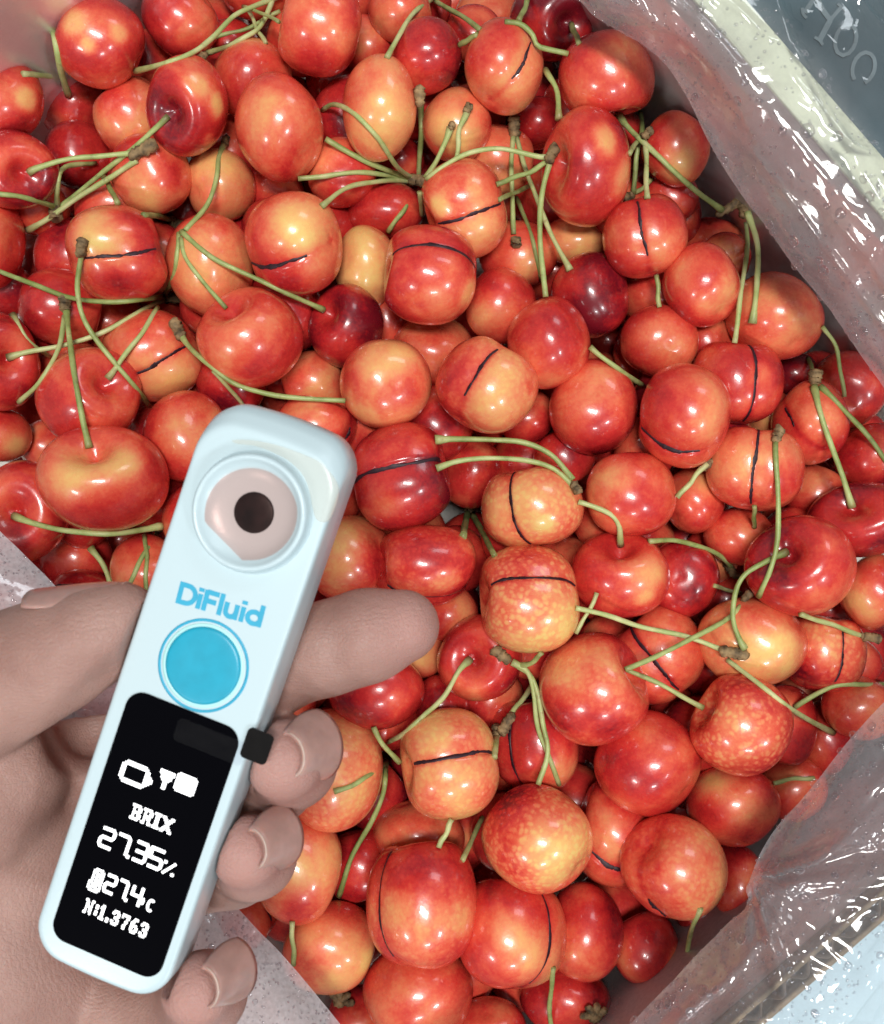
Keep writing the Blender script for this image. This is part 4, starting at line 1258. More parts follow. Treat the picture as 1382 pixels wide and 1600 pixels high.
cluster('hooked stalk round the slit yellow cherry at the top', [
    D([(789, 34), (815, 37), (833, 53), (843, 74), (888, 84)]), D([(811, 32), (819, 14), (826, -8)])])
owned((862, 32), [(893, 38), (898, 50), (905, 68)], flare=(1.4, 1.2), wid=.9)
single('crooked brownish stalk by the small bright red cherry', [(852, 108), (866, 134), (872, 160), (874, 186)], flare=(1.3, 1.5), brown=(.7, .8))
cluster('long stalk from the top right cherry to a bud with two hanging stalks', [
    D([(967, 180), (987, 206), (1040, 255), (1085, 295), (1128, 328)], flare=(1.7, 1.5), brown=(.7, .5), wid=1.1),
    D([(1164, 330), (1167, 384), (1160, 453), (1148, 536)]), D([(1168, 332), (1184, 385), (1185, 440), (1176, 505)], flare=(1.5, 1.6), wid=1.1, brown=(0, .5))],
    [(1130, 330, 30, 44, 15), (1164, 334, 100, 26, 20)])
cluster('bundle of thin upright stalks behind the cherry with an upright slit', [
    D([(1001, 176), (1003, 209), (993, 262), (990, 303)]), D([(1008, 220), (1010, 262), (1012, 310)]), D([(1006, 205), (984, 240)], wid=.9), D([(984, 308), (1000, 296), (1020, 279)], wid=.9)],
    [(1008, 212, 40, 20, 14), (986, 306, 200, 18, 16)])
owned((1030, 533), [(1031, 480), (1028, 455), (1026, 430)], wid=.9)
single('short straight stalk between the scarlet and the smile creased cherry', [(922, 542), (963, 576), (1006, 603)])
single('thin curved stalk lying along the right wall', [(1285, 510), (1305, 541), (1315, 580), (1320, 620)], wid=.8, brown=(0, .7))
cluster('forked stalk by the right wall with one arm in the wine red cherry', [
    D([(1272, 604), (1284, 649), (1301, 705), (1319, 754), (1332, 793)], flare=(1.5, 1.5), brown=(0, .5), wid=1.1),
    D([(1282, 604), (1300, 620), (1326, 646), (1357, 684), (1392, 730)], flare=(1.5, 1)), D([(1274, 590), (1263, 560)], wid=.8)], [(1275, 596, 95, 26, 21)])
single('tall stalk with a round knob curving down over the upright creased cherry',
       [(1212, 690), (1213, 715), (1217, 770), (1214, 841), (1203, 890), (1186, 932)], [(1214, 684, 70, 26, 16)])
single('short stalk with a split cut end behind the upright creased cherry', [(1058, 777), (1086, 745), (1106, 724)], [(1100, 730, 40, 24, 15)])
single('stub of stalk between the upright creased and the large red cherry', [(1179, 790), (1179, 824)], wid=.85)
cluster('two parallel stalks arching right from the dark red creased cherry', [
    D([(680, 687), (718, 685), (770, 687), (822, 694), (864, 714), (895, 750)], flare=(1.9, 1.3), wid=1.1, brown=(.3, 0)),
    D([(682, 732), (718, 720), (770, 714), (822, 718), (864, 732), (898, 762)], flare=(1.6, 1.2)),
    D([(904, 784), (942, 796), (966, 820), (970, 852)], flare=(1.1, 1.6), brown=(0, .6))], [(898, 758, -60, 20, 15)])
cluster('small forked green stalk like a wishbone below the dark red creased cherry', [
    D([(731, 800), (728, 815), (724, 838)], wid=1.3), D([(738, 802), (752, 828), (773, 868)], wid=1.2, flare=(1.3, 1))], [(733, 804, 95, 24, 17)])
single('curved stalk with a segmented end over the glossy dark red cherry', [(1014, 846), (1057, 845), (1102, 855), (1130, 872), (1150, 897)], [(1138, 884, -55, 34, 15)])
owned((1250, 884), [(1230, 862), (1200, 877), (1164, 898), (1148, 926), (1144, 965), (1154, 996), (1164, 1014)], flare=(1.9, 1.5), brown=(.9, .3))
owned((928, 1076), [(977, 1046), (1022, 1027), (1074, 1003), (1137, 968), (1172, 928)], [(1164, 936, 50, 22, 13)], wid=1.0)
owned((1158, 1132), [(1099, 1106), (1067, 1088), (1022, 1066), (980, 1047)], flare=(1.4, 1), wid=.95)
single('long straight stalk with a dark brown end across the pink creased cherry', [(900, 950), (952, 961), (1005, 979), (1074, 996), (1128, 1015)], [(1136, 1018, -10, 44, 18)], brown=(0, .3))
single('thin stalk slanting down right past the cherry with pale spots', [(1137, 1031), (1172, 1059), (1210, 1088), (1249, 1115), (1302, 1145)], flare=(1, 1.5), brown=(0, .6))
single('stalk with a brown end over the mottled cherry at the right edge', [(1251, 959), (1294, 975), (1352, 995)], [(1354, 995, -8, 32, 16)])
single('arched stalk running to the right edge above the orange red cherry under film', [(1242, 1105), (1277, 1083), (1319, 1071), (1392, 1069)])
single('tiny stalk stub between the glossy dark red and the big yellow orange cherry', [(1116, 915), (1158, 927)], wid=.8)
single('dry thin stalk in the gap left of the pink creased cherry', [(933, 926), (918, 960), (900, 990)], wid=.8)
single('stalk lying on the orange cherry by the lower right film', [(1209, 1224), (1240, 1218), (1272, 1216)], wid=.85)
owned((750, 1027), [(735, 1030), (718, 1048), (694, 1086), (662, 1117), (634, 1145), (606, 1160)], flare=(1.7, 1), brown=(.9, 0))
cluster('drooping stalk pair crossing at their tips over the dusky red cherry', [
    D([(800, 1034), (824, 1050), (836, 1092), (846, 1150), (874, 1226)], flare=(1.5, 1)), D([(806, 1038), (832, 1062), (850, 1130), (857, 1173), (841, 1226)]),
    D([(806, 1040), (826, 1038), (847, 1020)], flare=(1.2, 1))], [(790, 1028, 140, 34, 18)])
single('withered brown stalk end left of the drooping pair', [(788, 1136), (806, 1106), (836, 1066)], [(796, 1124, -125, 40, 18)], wid=1.1)
single('stump of dry stalk right of the bright yellow creased cherry', [(773, 1184), (776, 1150)], [(777, 1146, 90, 20, 17)], wid=1.1)
cluster('stalks crossing right of the middle fingertip with one hanging long', [
    D([(584, 1136), (603, 1169), (625, 1192)]), D([(522, 1237), (562, 1221), (604, 1192)]), D([(603, 1190), (600, 1235), (579, 1284), (551, 1340), (530, 1400)], wid=1.05, brown=(0, .5))])
single('bit of stalk under the bright yellow creased cherry', [(706, 1280), (686, 1324)])
single('stalk in the gap left of the large speckled peach cherry', [(754, 1278), (739, 1308), (723, 1344)])
single('short upright stalk touching the fogged film edge', [(457, 1440), (458, 1470), (459, 1508)], wid=.95)
single('stalk hanging at the bottom edge below the bowed crease cherry', [(865, 1512), (860, 1558), (862, 1612)], wid=.95)
single('stalk under the tan mottled cherry by the lower right film', [(1095, 1420), (1078, 1462), (1071, 1500), (1066, 1524)], wid=.95)
for (x, y, a, lb) in ((530, 1566, 60, 'dry shrivelled bud beside the fogged film at the bottom'), (930, 1590, 100, 'dry shrivelled bud at the bottom edge near the lower right film')):
    root = empty('dry_bud', P(x, y, top_z(x, y))); tag(root, lb, 'bud')
    for q in range(4):
        V, F = bud_mesh(x, y, a + q * 42 - 60, 34, 11, zoff=0.3 * q)
        mesh_obj('scale', V, F, M['bud'], root)
# ------------------------------------------------------------------ the refractometer
PT, PB = P(439, 660, 110.0), P(147, 1524, 101.0)
av = PB - PT; DL = float(np.linalg.norm(av)); av /= DL          # down the device
n0 = np.array([0, 0, 1.0]); n0 -= av * (n0 @ av); n0 /= np.linalg.norm(n0)
u0 = np.cross(n0, av); u0 = u0 if u0[0] > 0 else -u0
ROLL = math.radians(7.0)
au = u0 * math.cos(ROLL) + n0 * math.sin(ROLL)
an = n0 * math.cos(ROLL) - u0 * math.sin(ROLL)
HW = 14.3
ORG = PT + an * 0.0
def dev(u, v, h=0.0): return ORG + au * u + av * v + an * h
def uv(px, py, h=0.0):
    c = np.array([0, 0, CAMZ]); d = P(px, py, 0.0) - c
    t = ((ORG + an * h - c) @ an) / (d @ an)
    q = c + d * t - ORG
    return float(q @ au), float(q @ av)
def D3(V): return [dev(*v) for v in V]

device = empty('brix_refractometer', dev(0, DL / 2, -16))
tag(device, 'white handheld digital refractometer with a cyan button and lit black screen', 'refractometer')

def outline(inset, topshift, r=6.2, n=10):
    hw = HW - inset; t0 = topshift + inset * 0.3; t1 = DL - inset
    pts = []
    for cu, cv, a0 in ((hw - r, t1 - r, 0), (-hw + r, t1 - r, 90), (-hw + r, t0 + r, 180), (hw - r, t0 + r, 270)):
        for k in range(n + 1):
            a = math.radians(a0 + 90 * k / n)
            pts.append([cu + r * math.cos(a), cv + r * math.sin(a)])
    out = []
    # add points along the straight ends so that the top end can be arched
    for i in range(len(pts)):
        a, b = np.array(pts[i]), np.array(pts[(i + 1) % len(pts)])
        out.append(a)
        if np.linalg.norm(b - a) > 3:
            for k in range(1, 8): out.append(a + (b - a) * k / 8)
    out = np.array(out)
    up = out[:, 1] < DL * 0.25
    out[up, 1] -= 1.5 * (1 - (out[up, 0] / HW) ** 2)
    dn = out[:, 1] > DL * 0.75
    out[dn, 1] += 0.8 * (1 - (out[dn, 0] / HW) ** 2)
    return out

def loft(levels, name, mat, parent, capfn=None):
    V, F = [], []
    m = None
    for h, ins, ts in levels:
        o_ = outline(ins, ts); m = len(o_)
        V += [(a, b, h) for a, b in o_]
    for i in range(len(levels) - 1):
        for k in range(m):
            k2 = (k + 1) % m
            F.append((i * m + k, i * m + k2, (i + 1) * m + k2, (i + 1) * m + k))
    F.append(tuple(range(m))[::-1]); F.append(tuple((len(levels) - 1) * m + k for k in range(m)))
    o = mesh_obj(name, D3(V), F, mat, parent)
    me = o.data
    return o
bodyo = loft([(-16, 4.0, 3.0), (-15.4, 2.2, 1.6), (-14.2, 0.9, 0.6), (-12.5, 0.2, 0.1), (-6, 0, 0), (-3.2, 0, 0.6), (-1.8, 0, 2.2), (-0.8, 0.08, 3.5), (-0.25, 0.35, 4.1), (-0.05, 0.75, 4.5), (0, 1.2, 4.9)], 'body', M['white'], device)

def lathe(name, prof, cu, cv, mat, parent, ns=72, squash=1.0):
    V, F = [], []
    for r, h in prof:
        for k in range(ns):
            a = 2 * math.pi * k / ns
            V.append((cu + r * math.cos(a), cv + r * squash * math.sin(a), h))
    for i in range(len(prof) - 1):
        for k in range(ns):
            k2 = (k + 1) % ns
            F.append((i * ns + k, i * ns + k2, (i + 1) * ns + k2, (i + 1) * ns + k))
    if prof[-1][0] > 0.01: F.append(tuple((len(prof) - 1) * ns + k for k in range(ns)))
    return mesh_obj(name, D3(V), F, mat, parent)

RU, RV = uv(390, 801, 2.0)
well = lathe('sample_well', [(11.6, -0.1), (11.3, 0.25), (11.05, 1.0), (10.95, 2.0), (10.8, 2.5), (10.5, 2.8), (10.2, 2.85), (9.9, 2.7), (9.6, 2.3), (8.9, 1.5), (7.6, 0.75), (6.0, 0.35), (4.4, 0.22), (4.2, 0.2), (0.02, 0.2)], RU, RV, M['white'], device)
LU, LV = uv(397, 801, 0.3)
lathe('lens', [(3.85, 0.22), (3.8, 0.34), (3.5, 0.42), (2.0, 0.5), (0.02, 0.52)], LU, LV, M['lens'], well)
# pinkish juice in the well, with a straight edge at the lower left
liq_m = film_material('juice', 0.0, 0.012, tint=(0.95, 0.77, 0.73), rough=0.04, fk=0.35)
QU, QV = uv(393, 807, 1.4)
dn = np.array([-0.42, 0.91])
V, F = [], []
rings = 12; ns = 72
V.append((QU, QV, 0.0)); rad_ = [0]
for j in range(1, rings + 1):
    for k in range(ns):
        a = 2 * math.pi * k / ns
        d = np.array([math.cos(a), math.sin(a)])
        R_ = 8.9
        pr = float(d @ dn)
        if pr > 0: R_ = min(R_, 7.0 / pr)
        V.append((QU + d[0] * R_ * j / rings, QV + d[1] * R_ * j / rings, 0.0)); rad_.append(j / rings)
h = 1.30 + 0.25 * np.array(rad_) ** 6
V = [(a, b, float(q)) for (a, b, _), q in zip(V, h)]
F = [(0, 1 + k, 1 + (k + 1) % ns) for k in range(ns)]
for j in range(rings - 1):
    for k in range(ns):
        k2 = (k + 1) % ns; a = 1 + j * ns
        F.append((a + k, a + ns + k, a + ns + k2, a + k2))
mesh_obj('juice', D3(V), F, liq_m, well)
# dried juice that ran over the rim
sp_m, nt, b_ = new_mat('spilt_juice')
b_.inputs['Base Color'].default_value = (0.80, 0.72, 0.55, 1); b_.inputs['Roughness'].default_value = 0.08
b_.inputs['Coat Weight'].default_value = 0.6; b_.inputs['Alpha'].default_value = 0.24
poly = [(470, 708), (500, 722), (522, 745), (530, 765), (524, 795), (512, 815), (496, 812), (489, 790), (484, 765), (474, 742), (455, 722), (430, 708), (400, 697), (370, 693), (365, 688), (395, 688), (435, 696)]
q = catmull(poly + poly[:1], 90)[:-1]
cen_ = np.array([0.0, 0.0])
V = [(*uv(x, y), 0.30) for x, y in q]
# ring of faces towards a middle line: simple fan per pair works for this thin crescent
me_v = V + [(a, b, -0.05) for a, b, _ in V]
nq = len(V)
F = [(k, (k + 1) % nq, nq + (k + 1) % nq, nq + k) for k in range(nq)]
F.append(tuple(range(nq)))
mesh_obj('spilt_juice', D3(me_v), F, sp_m, device, smooth=False)

BU, BV_ = uv(318, 1040)
lathe('button_ring', [(8.9, -0.02), (8.9, 0.05), (8.35, 0.05), (8.35, -0.02)], BU, BV_, M['cyan_print'], device)
lathe('button_gap', [(8.0, -0.02), (8.0, 0.08), (7.2, 0.08), (7.2, -0.02)], BU, BV_, M['ring_pale'], device)
lathe('button', [(7.35, -0.1), (7.3, 0.30), (7.1, 0.5), (6.6, 0.58), (4.0, 0.50), (0.02, 0.42)], BU, BV_, M['cyan'], device)

# screen
s0 = uv(196, 1098); s1 = uv(378, 1150); s2 = uv(82, 1468); s3 = uv(262, 1516)
SL = uv(134, 1290)[0]; SR = uv(327, 1300)[0]
ST = uv(292, 1108)[1]; SB = uv(172, 1502)[1]
def rrect(x0, x1, y0, y1, r, n=8):
    out = []
    for a, b, t in ((x1 - r, y1 - r, 0), (x0 + r, y1 - r, 90), (x0 + r, y0 + r, 180), (x1 - r, y0 + r, 270)):
        for k in range(n + 1):
            q = math.radians(t + 90 * k / n); out.append((a + r * math.cos(q), b + r * math.sin(q)))
    return out
def plate(name, x0, x1, y0, y1, r, h0, h1, mat, parent, bev=0.15):
    V = []
    lv = [(0, h0), (0, h1 - bev), (bev * 0.4, h1 - bev * 0.3), (bev, h1)]
    for ins, hh in lv:
        o_ = rrect(x0 + ins, x1 - ins, y0 + ins, y1 - ins, max(0.1, r - ins)); m = len(o_)
        V += [(a, b, hh) for a, b in o_]
    F = [(i * m + k, i * m + (k + 1) % m, (i + 1) * m + (k + 1) % m, (i + 1) * m + k) for i in range(len(lv) - 1) for k in range(m)]
    F.append(tuple((len(lv) - 1) * m + k for k in range(m)))
    return mesh_obj(name, D3(V), F, mat, parent, smooth=False)
screen = plate('screen', SL, SR, ST, SB, 3.4, -0.2, 0.35, M['glass'], device)

def strokes_dev(name, strokes, h, mat, parent):
    V, F = [], []
    for k, (pts, wd, closed) in enumerate(strokes):
        v, f = ribbon(pts, wd, h - 0.12, h + 0.012 * k, closed)
        F += [tuple(i + len(V) for i in g) for g in f]; V += v
    return mesh_obj(name, D3(V), F, mat, parent, smooth=False)

# lettering on the body: strokes in a box one cap-height tall (y down the device)
def arc(cx_, cy_, r, a0, a1, n=14, ry=None):
    ry = r if ry is None else ry
    return [(cx_ + r * math.cos(math.radians(a0 + (a1 - a0) * k / n)), cy_ + ry * math.sin(math.radians(a0 + (a1 - a0) * k / n))) for k in range(n + 1)]
W_ = 0.215
LET = {
    'D': (0.80, [([(0.09, 0.085)] + arc(0.36, 0.5, 0.36, -90, 90, 14, 0.415) + [(0.09, 0.915)], W_, True)]),
    'i': (0.27, [([(0.12, 0.28), (0.12, 1.0)], W_, False), ([(0.12, -0.01), (0.12, 0.17)], W_ + .03, False)]),
    'F': (0.62, [([(0.09, 0.0), (0.09, 1.0)], W_, False), ([(0.09, 0.085), (0.60, 0.085)], W_, False), ([(0.09, 0.50), (0.54, 0.50)], W_, False)]),
    'l': (0.27, [([(0.12, -0.04), (0.12, 1.0)], W_, False)]),
    'u': (0.66, [([(0.09, 0.28)] + arc(0.30, 0.68, 0.21, 180, 0, 12, 0.235), W_, False), ([(0.52, 0.28), (0.52, 1.0)], W_, False)]),
    'd': (0.72, [(arc(0.34, 0.64, 0.265, 0, 350, 22, 0.275), W_, True), ([(0.60, -0.04), (0.60, 1.0)], W_, False)]),
}
l0 = np.array(uv(283, 909)); l1 = np.array(uv(413, 948))
word = 'DiFluid'
tot = sum(LET[c][0] for c in word) - 0.1
ex = (l1 - l0); wid_ = float(np.linalg.norm(ex)); ex /= wid_; ey = np.array([-ex[1], ex[0]])
capx = wid_ / tot; capy = 4.0
x = 0.0
for c_ in word:
    adv, st = LET[c_]
    S_ = []
    for pts, wd, cl in st:
        pp = [l0 + ex * (x + a) * capx + ey * b * capy for a, b in pts]
        S_.append((pp, wd * (capx + capy) / 2, cl))
    strokes_dev('letter', S_, 0.06, M['cyan_print'], device)
    x += adv

# what the display shows
def dot_glyph(name, rows, x0, y0, px_, py_, h=0.43):
    """a bitmap glyph: runs of lit pixels merged row by row into one slab outline set"""
    V, F = [], []
    for j, row in enumerate(rows):
        i = 0
        while i < len(row):
            if row[i] != '.':
                e = i
                while e < len(row) and row[e] != '.': e += 1
                a0, a1 = x0 + i * px_ - 0.02, x0 + e * px_ + 0.02; b0, b1 = y0 + j * py_ - 0.02, y0 + (j + 1) * py_ + 0.02
                hh = h + 0.004 * (j % 2)
                k = len(V)
                V += [(a0, b0, hh), (a1, b0, hh), (a1, b1, hh), (a0, b1, hh), (a0, b0, h - .1), (a1, b0, h - .1), (a1, b1, h - .1), (a0, b1, h - .1)]
                F += [(k, k + 1, k + 2, k + 3), (k, k + 4, k + 5, k + 1), (k + 1, k + 5, k + 6, k + 2), (k + 2, k + 6, k + 7, k + 3), (k + 3, k + 7, k + 4, k)]
                i = e
            else: i += 1
    return mesh_obj(name, D3(V), F, M['glow'], screen, smooth=False)
BM = {
    'B': ['#####.', '.#..##', '.#..##', '.####.', '.#..##', '.#..##', '#####.'],
    'R': ['#####.', '.#..##', '.#..##', '.####.', '.#.##.', '.#..#.', '##..##'],
    'I': ['####', '.##.', '.##.', '.##.', '.##.', '.##.', '####'],
    'X': ['##...##', '.##.##.', '..###..', '...#...', '..###..', '.##.##.', '##...##'],
    'N': ['##...##', '.##..#.', '.##..#.', '.#.#.#.', '.#..##.', '.#..##.', '##...#.'],
    ':': ['..', '##', '##', '..', '##', '##', '..'],
    '1': ['.##.', '###.', '.##.', '.##.', '.##.', '.##.', '####'],
    '.': ['..', '..', '..', '..', '..', '##', '##'],
    '3': ['.####.', '##..##', '....##', '..###.', '....##', '##..##', '.####.'],
    '7': ['######', '#...##', '....#.', '...##.', '...#..', '..##..', '..##..'],
    '6': ['..###.', '.##...', '##....', '#####.', '##..##', '##..##', '.####.'],
    'b': ['..##########....', '.############...', '##..........##..', '##..........##..', '##..........###.', '##..........####', '##..........####', '##..........###.', '##..........##..', '.############...', '..##########....'],
    'f': ['########', '########', '.######.', '.######.', '..####..', '...##...', '...##...', '...##...', '...##...'],
    's': ['.#########.', '###########', '###.###.###', '###########', '##.##.##.##', '###########', '##.##.##.##', '###########', '###.###.###', '###########', '.#########.'],
    't': ['..####.', '.##..##', '.#.#.##', '.#.####', '.#.#.##', '.#.#.##', '.#.####', '##.#.##', '#.###.#', '#.###.#', '##...##', '.#####.'],
}
def line_of(text, p0, p1, ch, gap=1):
    a = np.array(uv(*p0)); b = np.array(uv(*p1))
    cols = sum(len(BM[c][0]) for c in text) + gap * (len(text) - 1)
    pxw = (b[0] - a[0]) / cols
    x = a[0]
    for c in text:
        dot_glyph('digit' if c in '1367' else 'character', BM[c], x, a[1], pxw, ch / 7.0)
        x += (len(BM[c][0]) + gap) * pxw
line_of('BRIX', (211, 1254), (277, 1275), 3.0)
line_of('N:1.3763', (138, 1402), (240, 1430), 2.9, 2)
a = uv(196, 1184); b = uv(247, 1198)
dot_glyph('battery_icon', BM['b'], a[0], a[1], (b[0] - a[0]) / 16, 4.3 / 11)
a = uv(254, 1200); b = uv(277, 1206)
dot_glyph('probe_icon', BM['f'], a[0], a[1], (b[0] - a[0]) / 8, 3.6 / 9)
a = uv(281, 1205); b = uv(313, 1214)
dot_glyph('settings_icon', BM['s'], a[0], a[1], (b[0] - a[0]) / 11, 3.6 / 11)
a = uv(148, 1353); b = uv(168, 1358)
dot_glyph('thermometer_icon', BM['t'], a[0], a[1], (b[0] - a[0]) / 7, 4.6 / 12)

SEGP = {  # seven segment paths in a unit box, y down
    '2': [(0, 0.02), (0.85, 0), (1, 0.12), (1, 0.38), (0.85, 0.5), (0.15, 0.5), (0, 0.62), (0, 0.88), (0.12, 1), (1, 1)],
    '7': [(0, 0), (0.85, 0), (1, 0.12), (1, 1.0)],
    '3': [(0, 0), (0.85, 0), (1, 0.12), (1, 0.40), (0.86, 0.5), (1, 0.60), (1, 0.88), (0.85, 1), (0, 1)],
    '5': [(1, 0), (0, 0), (0, 0.5), (0.85, 0.5), (1, 0.62), (1, 0.88), (0.85, 1), (0, 1)],
    '4': [(0, 0), (0, 0.52), (1, 0.52)],
}
def seg_line(items, p0, p1, hh, sw):
    a = np.array(uv(*p0)); b = np.array(uv(*p1)); tw = b[0] - a[0]
    tot = sum(w_ for _, w_ in items)
    x = a[0]
    for ch, w_ in items:
        ww = w_ / tot * tw
        cw = ww - sw * 1.35
        st = []
        if ch in SEGP:
            st.append(([(x + sw / 2 + q[0] * cw, a[1] + sw / 2 + q[1] * (hh - sw)) for q in SEGP[ch]], sw, False))
            if ch == '3': st.append(([(x + sw * 0.8, a[1] + hh / 2), (x + cw, a[1] + hh / 2)], sw, False))
            if ch == '4': st.append(([(x + sw / 2 + cw, a[1] + sw * 0.2), (x + sw / 2 + cw, a[1] + hh)], sw, False))
        elif ch == '.':
            st.append(([(x, a[1] + hh - sw), (x, a[1] + hh + 0.02)], sw, False))
        elif ch == '%':
            y0 = a[1] + hh * 0.38; y1 = a[1] + hh
            st.append(([(x + cw + sw * .3, y0), (x + sw * .3, y1)], sw * .75, False))
            st.append(([(x + sw * .3, y0 + sw * .1), (x + sw * .3, y0 + sw)], sw * 1.0, False))
            st.append(([(x + cw + sw * .2, y1 - sw), (x + cw + sw * .2, y1 - sw * .1)], sw * 1.0, False))
        elif ch == 'c':
            st.append(([(x + q[0], a[1] + hh * 0.40 + q[1]) for q in arc(cw * 0.62, hh * 0.30, cw * 0.46, -50, -310, 12, hh * 0.27)], sw * .8, False))
        elif ch == 'o':
            st.append(([(x + q[0], a[1] + hh * 0.50 + q[1]) for q in arc(cw * 0.5, hh * 0.16, cw * 0.30, 0, 345, 10, hh * 0.12)], sw * .65, True))
        strokes_dev('digit' if ch in '27354' else 'character', st, 0.44, M['glow'], screen)
        x += ww
seg_line([('2', 1), ('7', .95), ('.', .2), ('3', .95), ('5', 1), ('%', .85)], (163, 1288), (291, 1323), 4.2, 0.60)
seg_line([('2', 1), ('7', .9), ('.', .2), ('4', .95), ('o', .42), ('c', .75)], (170, 1362), (257, 1386), 3.9, 0.56)

# protective film on the screen with its pull tab
clearm = film_material('screen_film', 0.0, 0.002, rough=0.2, fk=0.05)
t0 = uv(284, 1120); t1 = uv(398, 1190)
ta, tb = uv(378, 1150)[0], uv(404, 1165)[0]
v0, v1 = uv(400, 1148)[1], uv(395, 1200)[1]
plate('film_strip', uv(272, 1150)[0], HW - 0.2, uv(272, 1115)[1], uv(380, 1195)[1] + 0.4, 1.0, 0.37, 0.46, clearm, device, bev=0.05)
def tabplate(name, x0, x1, y0, y1, r, h0, h1, mat, parent, sl):
    o_ = rrect(x0, x1, y0, y1, r, 5); m = len(o_)
    V = [(a, b, h0 + (a - x0) * sl) for a, b in o_] + [(a, b, h1 + (a - x0) * sl) for a, b in o_]
    F = [tuple(range(m))[::-1], tuple(range(m, 2 * m))] + [(k, (k + 1) % m, m + (k + 1) % m, m + k) for k in range(m)]
    return mesh_obj(name, D3(V), F, mat, parent, smooth=False)
tabplate('pull_tab', HW - 1.2, HW + 4.0, v0 - 1.2, v1 - 1.4, 0.9, 0.42, 0.72, M['black'], device, -0.02)

# ------------------------------------------------------------------ the hand
def smin(a, b, k):
    h = np.clip(0.5 + 0.5 * (b - a) / k, 0, 1)
    return b * (1 - h) + a * h - k * h * (1 - h)

H0, H1 = np.array([-172.0, -150.0, 36.0]), np.array([8.0, 6.0, 116.0])
HS = 0.85
gx, gy, gz = [np.arange(a, b, HS) for a, b in zip(H0, H1)]
GX, GY, GZ = np.meshgrid(gx, gy, gz, indexing='ij')
GX, GY, GZ = GX.astype(np.float32), GY.astype(np.float32), GZ.astype(np.float32)

def cone(a, b, ra, rb, flat=1.0):
    """distance to a tapered capsule (mm)"""
    a, b = np.asarray(a, float), np.asarray(b, float)
    d = b - a; L2 = float(d @ d)
    px, py, pz = GX - a[0], GY - a[1], GZ - a[2]
    t = np.clip((px * d[0] + py * d[1] + pz * d[2]) / L2, 0, 1)
    q = np.sqrt((px - t * d[0]) ** 2 + (py - t * d[1]) ** 2 + (pz - t * d[2]) ** 2)
    return q - (ra + (rb - ra) * t)

def chain(pts, k=3.0):
    f = None
    for (a, ra), (b, rb) in zip(pts[:-1], pts[1:]):
        g = cone(a, b, ra, rb)
        f = g if f is None else smin(f, g, k)
    return f

FINGERS = {
    'index': [(P(70, 1230, 66), 11.5), (P(300, 1090, 74), 10.2), (P(420, 1045, 80), 9.7), (P(515, 1012, 83), 9.3), (P(575, 993, 84), 9.3), (P(630, 978, 84), 7.6)],
    'middle': [(P(60, 1310, 64), 11.0), (P(300, 1240, 66), 10.4), (P(424, 1215, 74), 9.4), (P(455, 1192, 86), 8.9), (P(445, 1187, 96), 7.9)],
    'ring': [(P(50, 1400, 64), 10.5), (P(250, 1375, 66), 9.8), (P(366, 1350, 74), 8.7), (P(397, 1338, 86), 8.2), (P(386, 1331, 96), 7.1)],
    'pinky': [(P(60, 1520, 64), 10.0), (P(190, 1575, 68), 9.6), (P(286, 1570, 76), 8.5), (P(320, 1554, 86), 8.1), (P(309, 1547, 95), 7.1)],
}
thumb = [(P(-200, 1220, 82), 16.0), (P(-60, 1095, 90), 13.2), (P(40, 1050, 95), 12.0), (P(105, 1018, 98), 10.6), (P(165, 985, 100), 8.2), (P(202, 960, 100.5), 5.4)]
palm = [(P(-220, 1480, 66), 27.0), (P(-20, 1360, 66), 19.0), (P(80, 1260, 64), 13.0)]
palm2 = [(P(-180, 1560, 66), 26.0), (P(0, 1500, 68), 20.0), (P(90, 1560, 66), 14.0)]
thenar = [(P(-230, 1330, 76), 19.0), (P(-40, 1230, 80), 17.0), (P(40, 1195, 80), 10.0)]
wrist = [(P(-560, 1900, 66), 28.0), (P(-230, 1560, 66), 27.0)]
F_ = smin(chain(palm, 6), chain(palm2, 6), 8.0)
F_ = smin(F_, chain(wrist, 6), 8.0)
F_ = smin(F_, chain(thenar, 6), 5.0)
F_ = smin(F_, cone(P(40, 1300, 66), P(60, 1480, 66), 16, 15), 8.0)
F_ = smin(F_, chain(thumb, 5), 2.2)
for nm, c_ in FINGERS.items():
    F_ = smin(F_, chain(c_, 3.0), 1.3)
# skin folds on the index finger and at the finger ends
def crease_cut(F_, a, b, r, dpt):
    g = cone(a, b, r, r)
    return np.maximum(F_, F_ + dpt * np.exp(-(np.clip(g, 0, None) / 0.45) ** 2))
for dx in (0, 14):
    a = P(508 + dx, 945, 94.5); b = P(520 + dx, 1070, 94.0)
    F_ = F_ + (0.75 if dx == 0 else 0.4) * np.exp(-(np.clip(cone(a, b, 1.2, 1.2), 0, None) / 0.6) ** 2)
F_ = -smin(-F_, smin(smin(cone(P(112, 1168, 108), P(198, 1078, 108), 7, 6), cone(P(120, 1162, 92), P(198, 1082, 92), 8, 7), 4), smin(cone(P(132, 1148, 80), P(190, 1092, 78), 8, 7), cone(P(145, 1134, 70), P(185, 1100, 68), 7, 6), 4), 4), 3.0)
# the device presses into the flesh: keep clear of its solid
rel = np.stack([GX - ORG[0], GY - ORG[1], GZ - ORG[2]], 0)
du = np.abs(rel[0] * au[0] + rel[1] * au[1] + rel[2] * au[2]) - (HW + 0.25)
dvv = np.abs(rel[0] * av[0] + rel[1] * av[1] + rel[2] * av[2] - DL / 2) - (DL / 2 + 1.2)
dh = np.abs(rel[0] * an[0] + rel[1] * an[1] + rel[2] * an[2] + 6.8) - 9.4
dbox = np.maximum(np.maximum(du, dvv), dh)
F_ = np.maximum(F_, -dbox)
del rel, du, dvv, dh, dbox

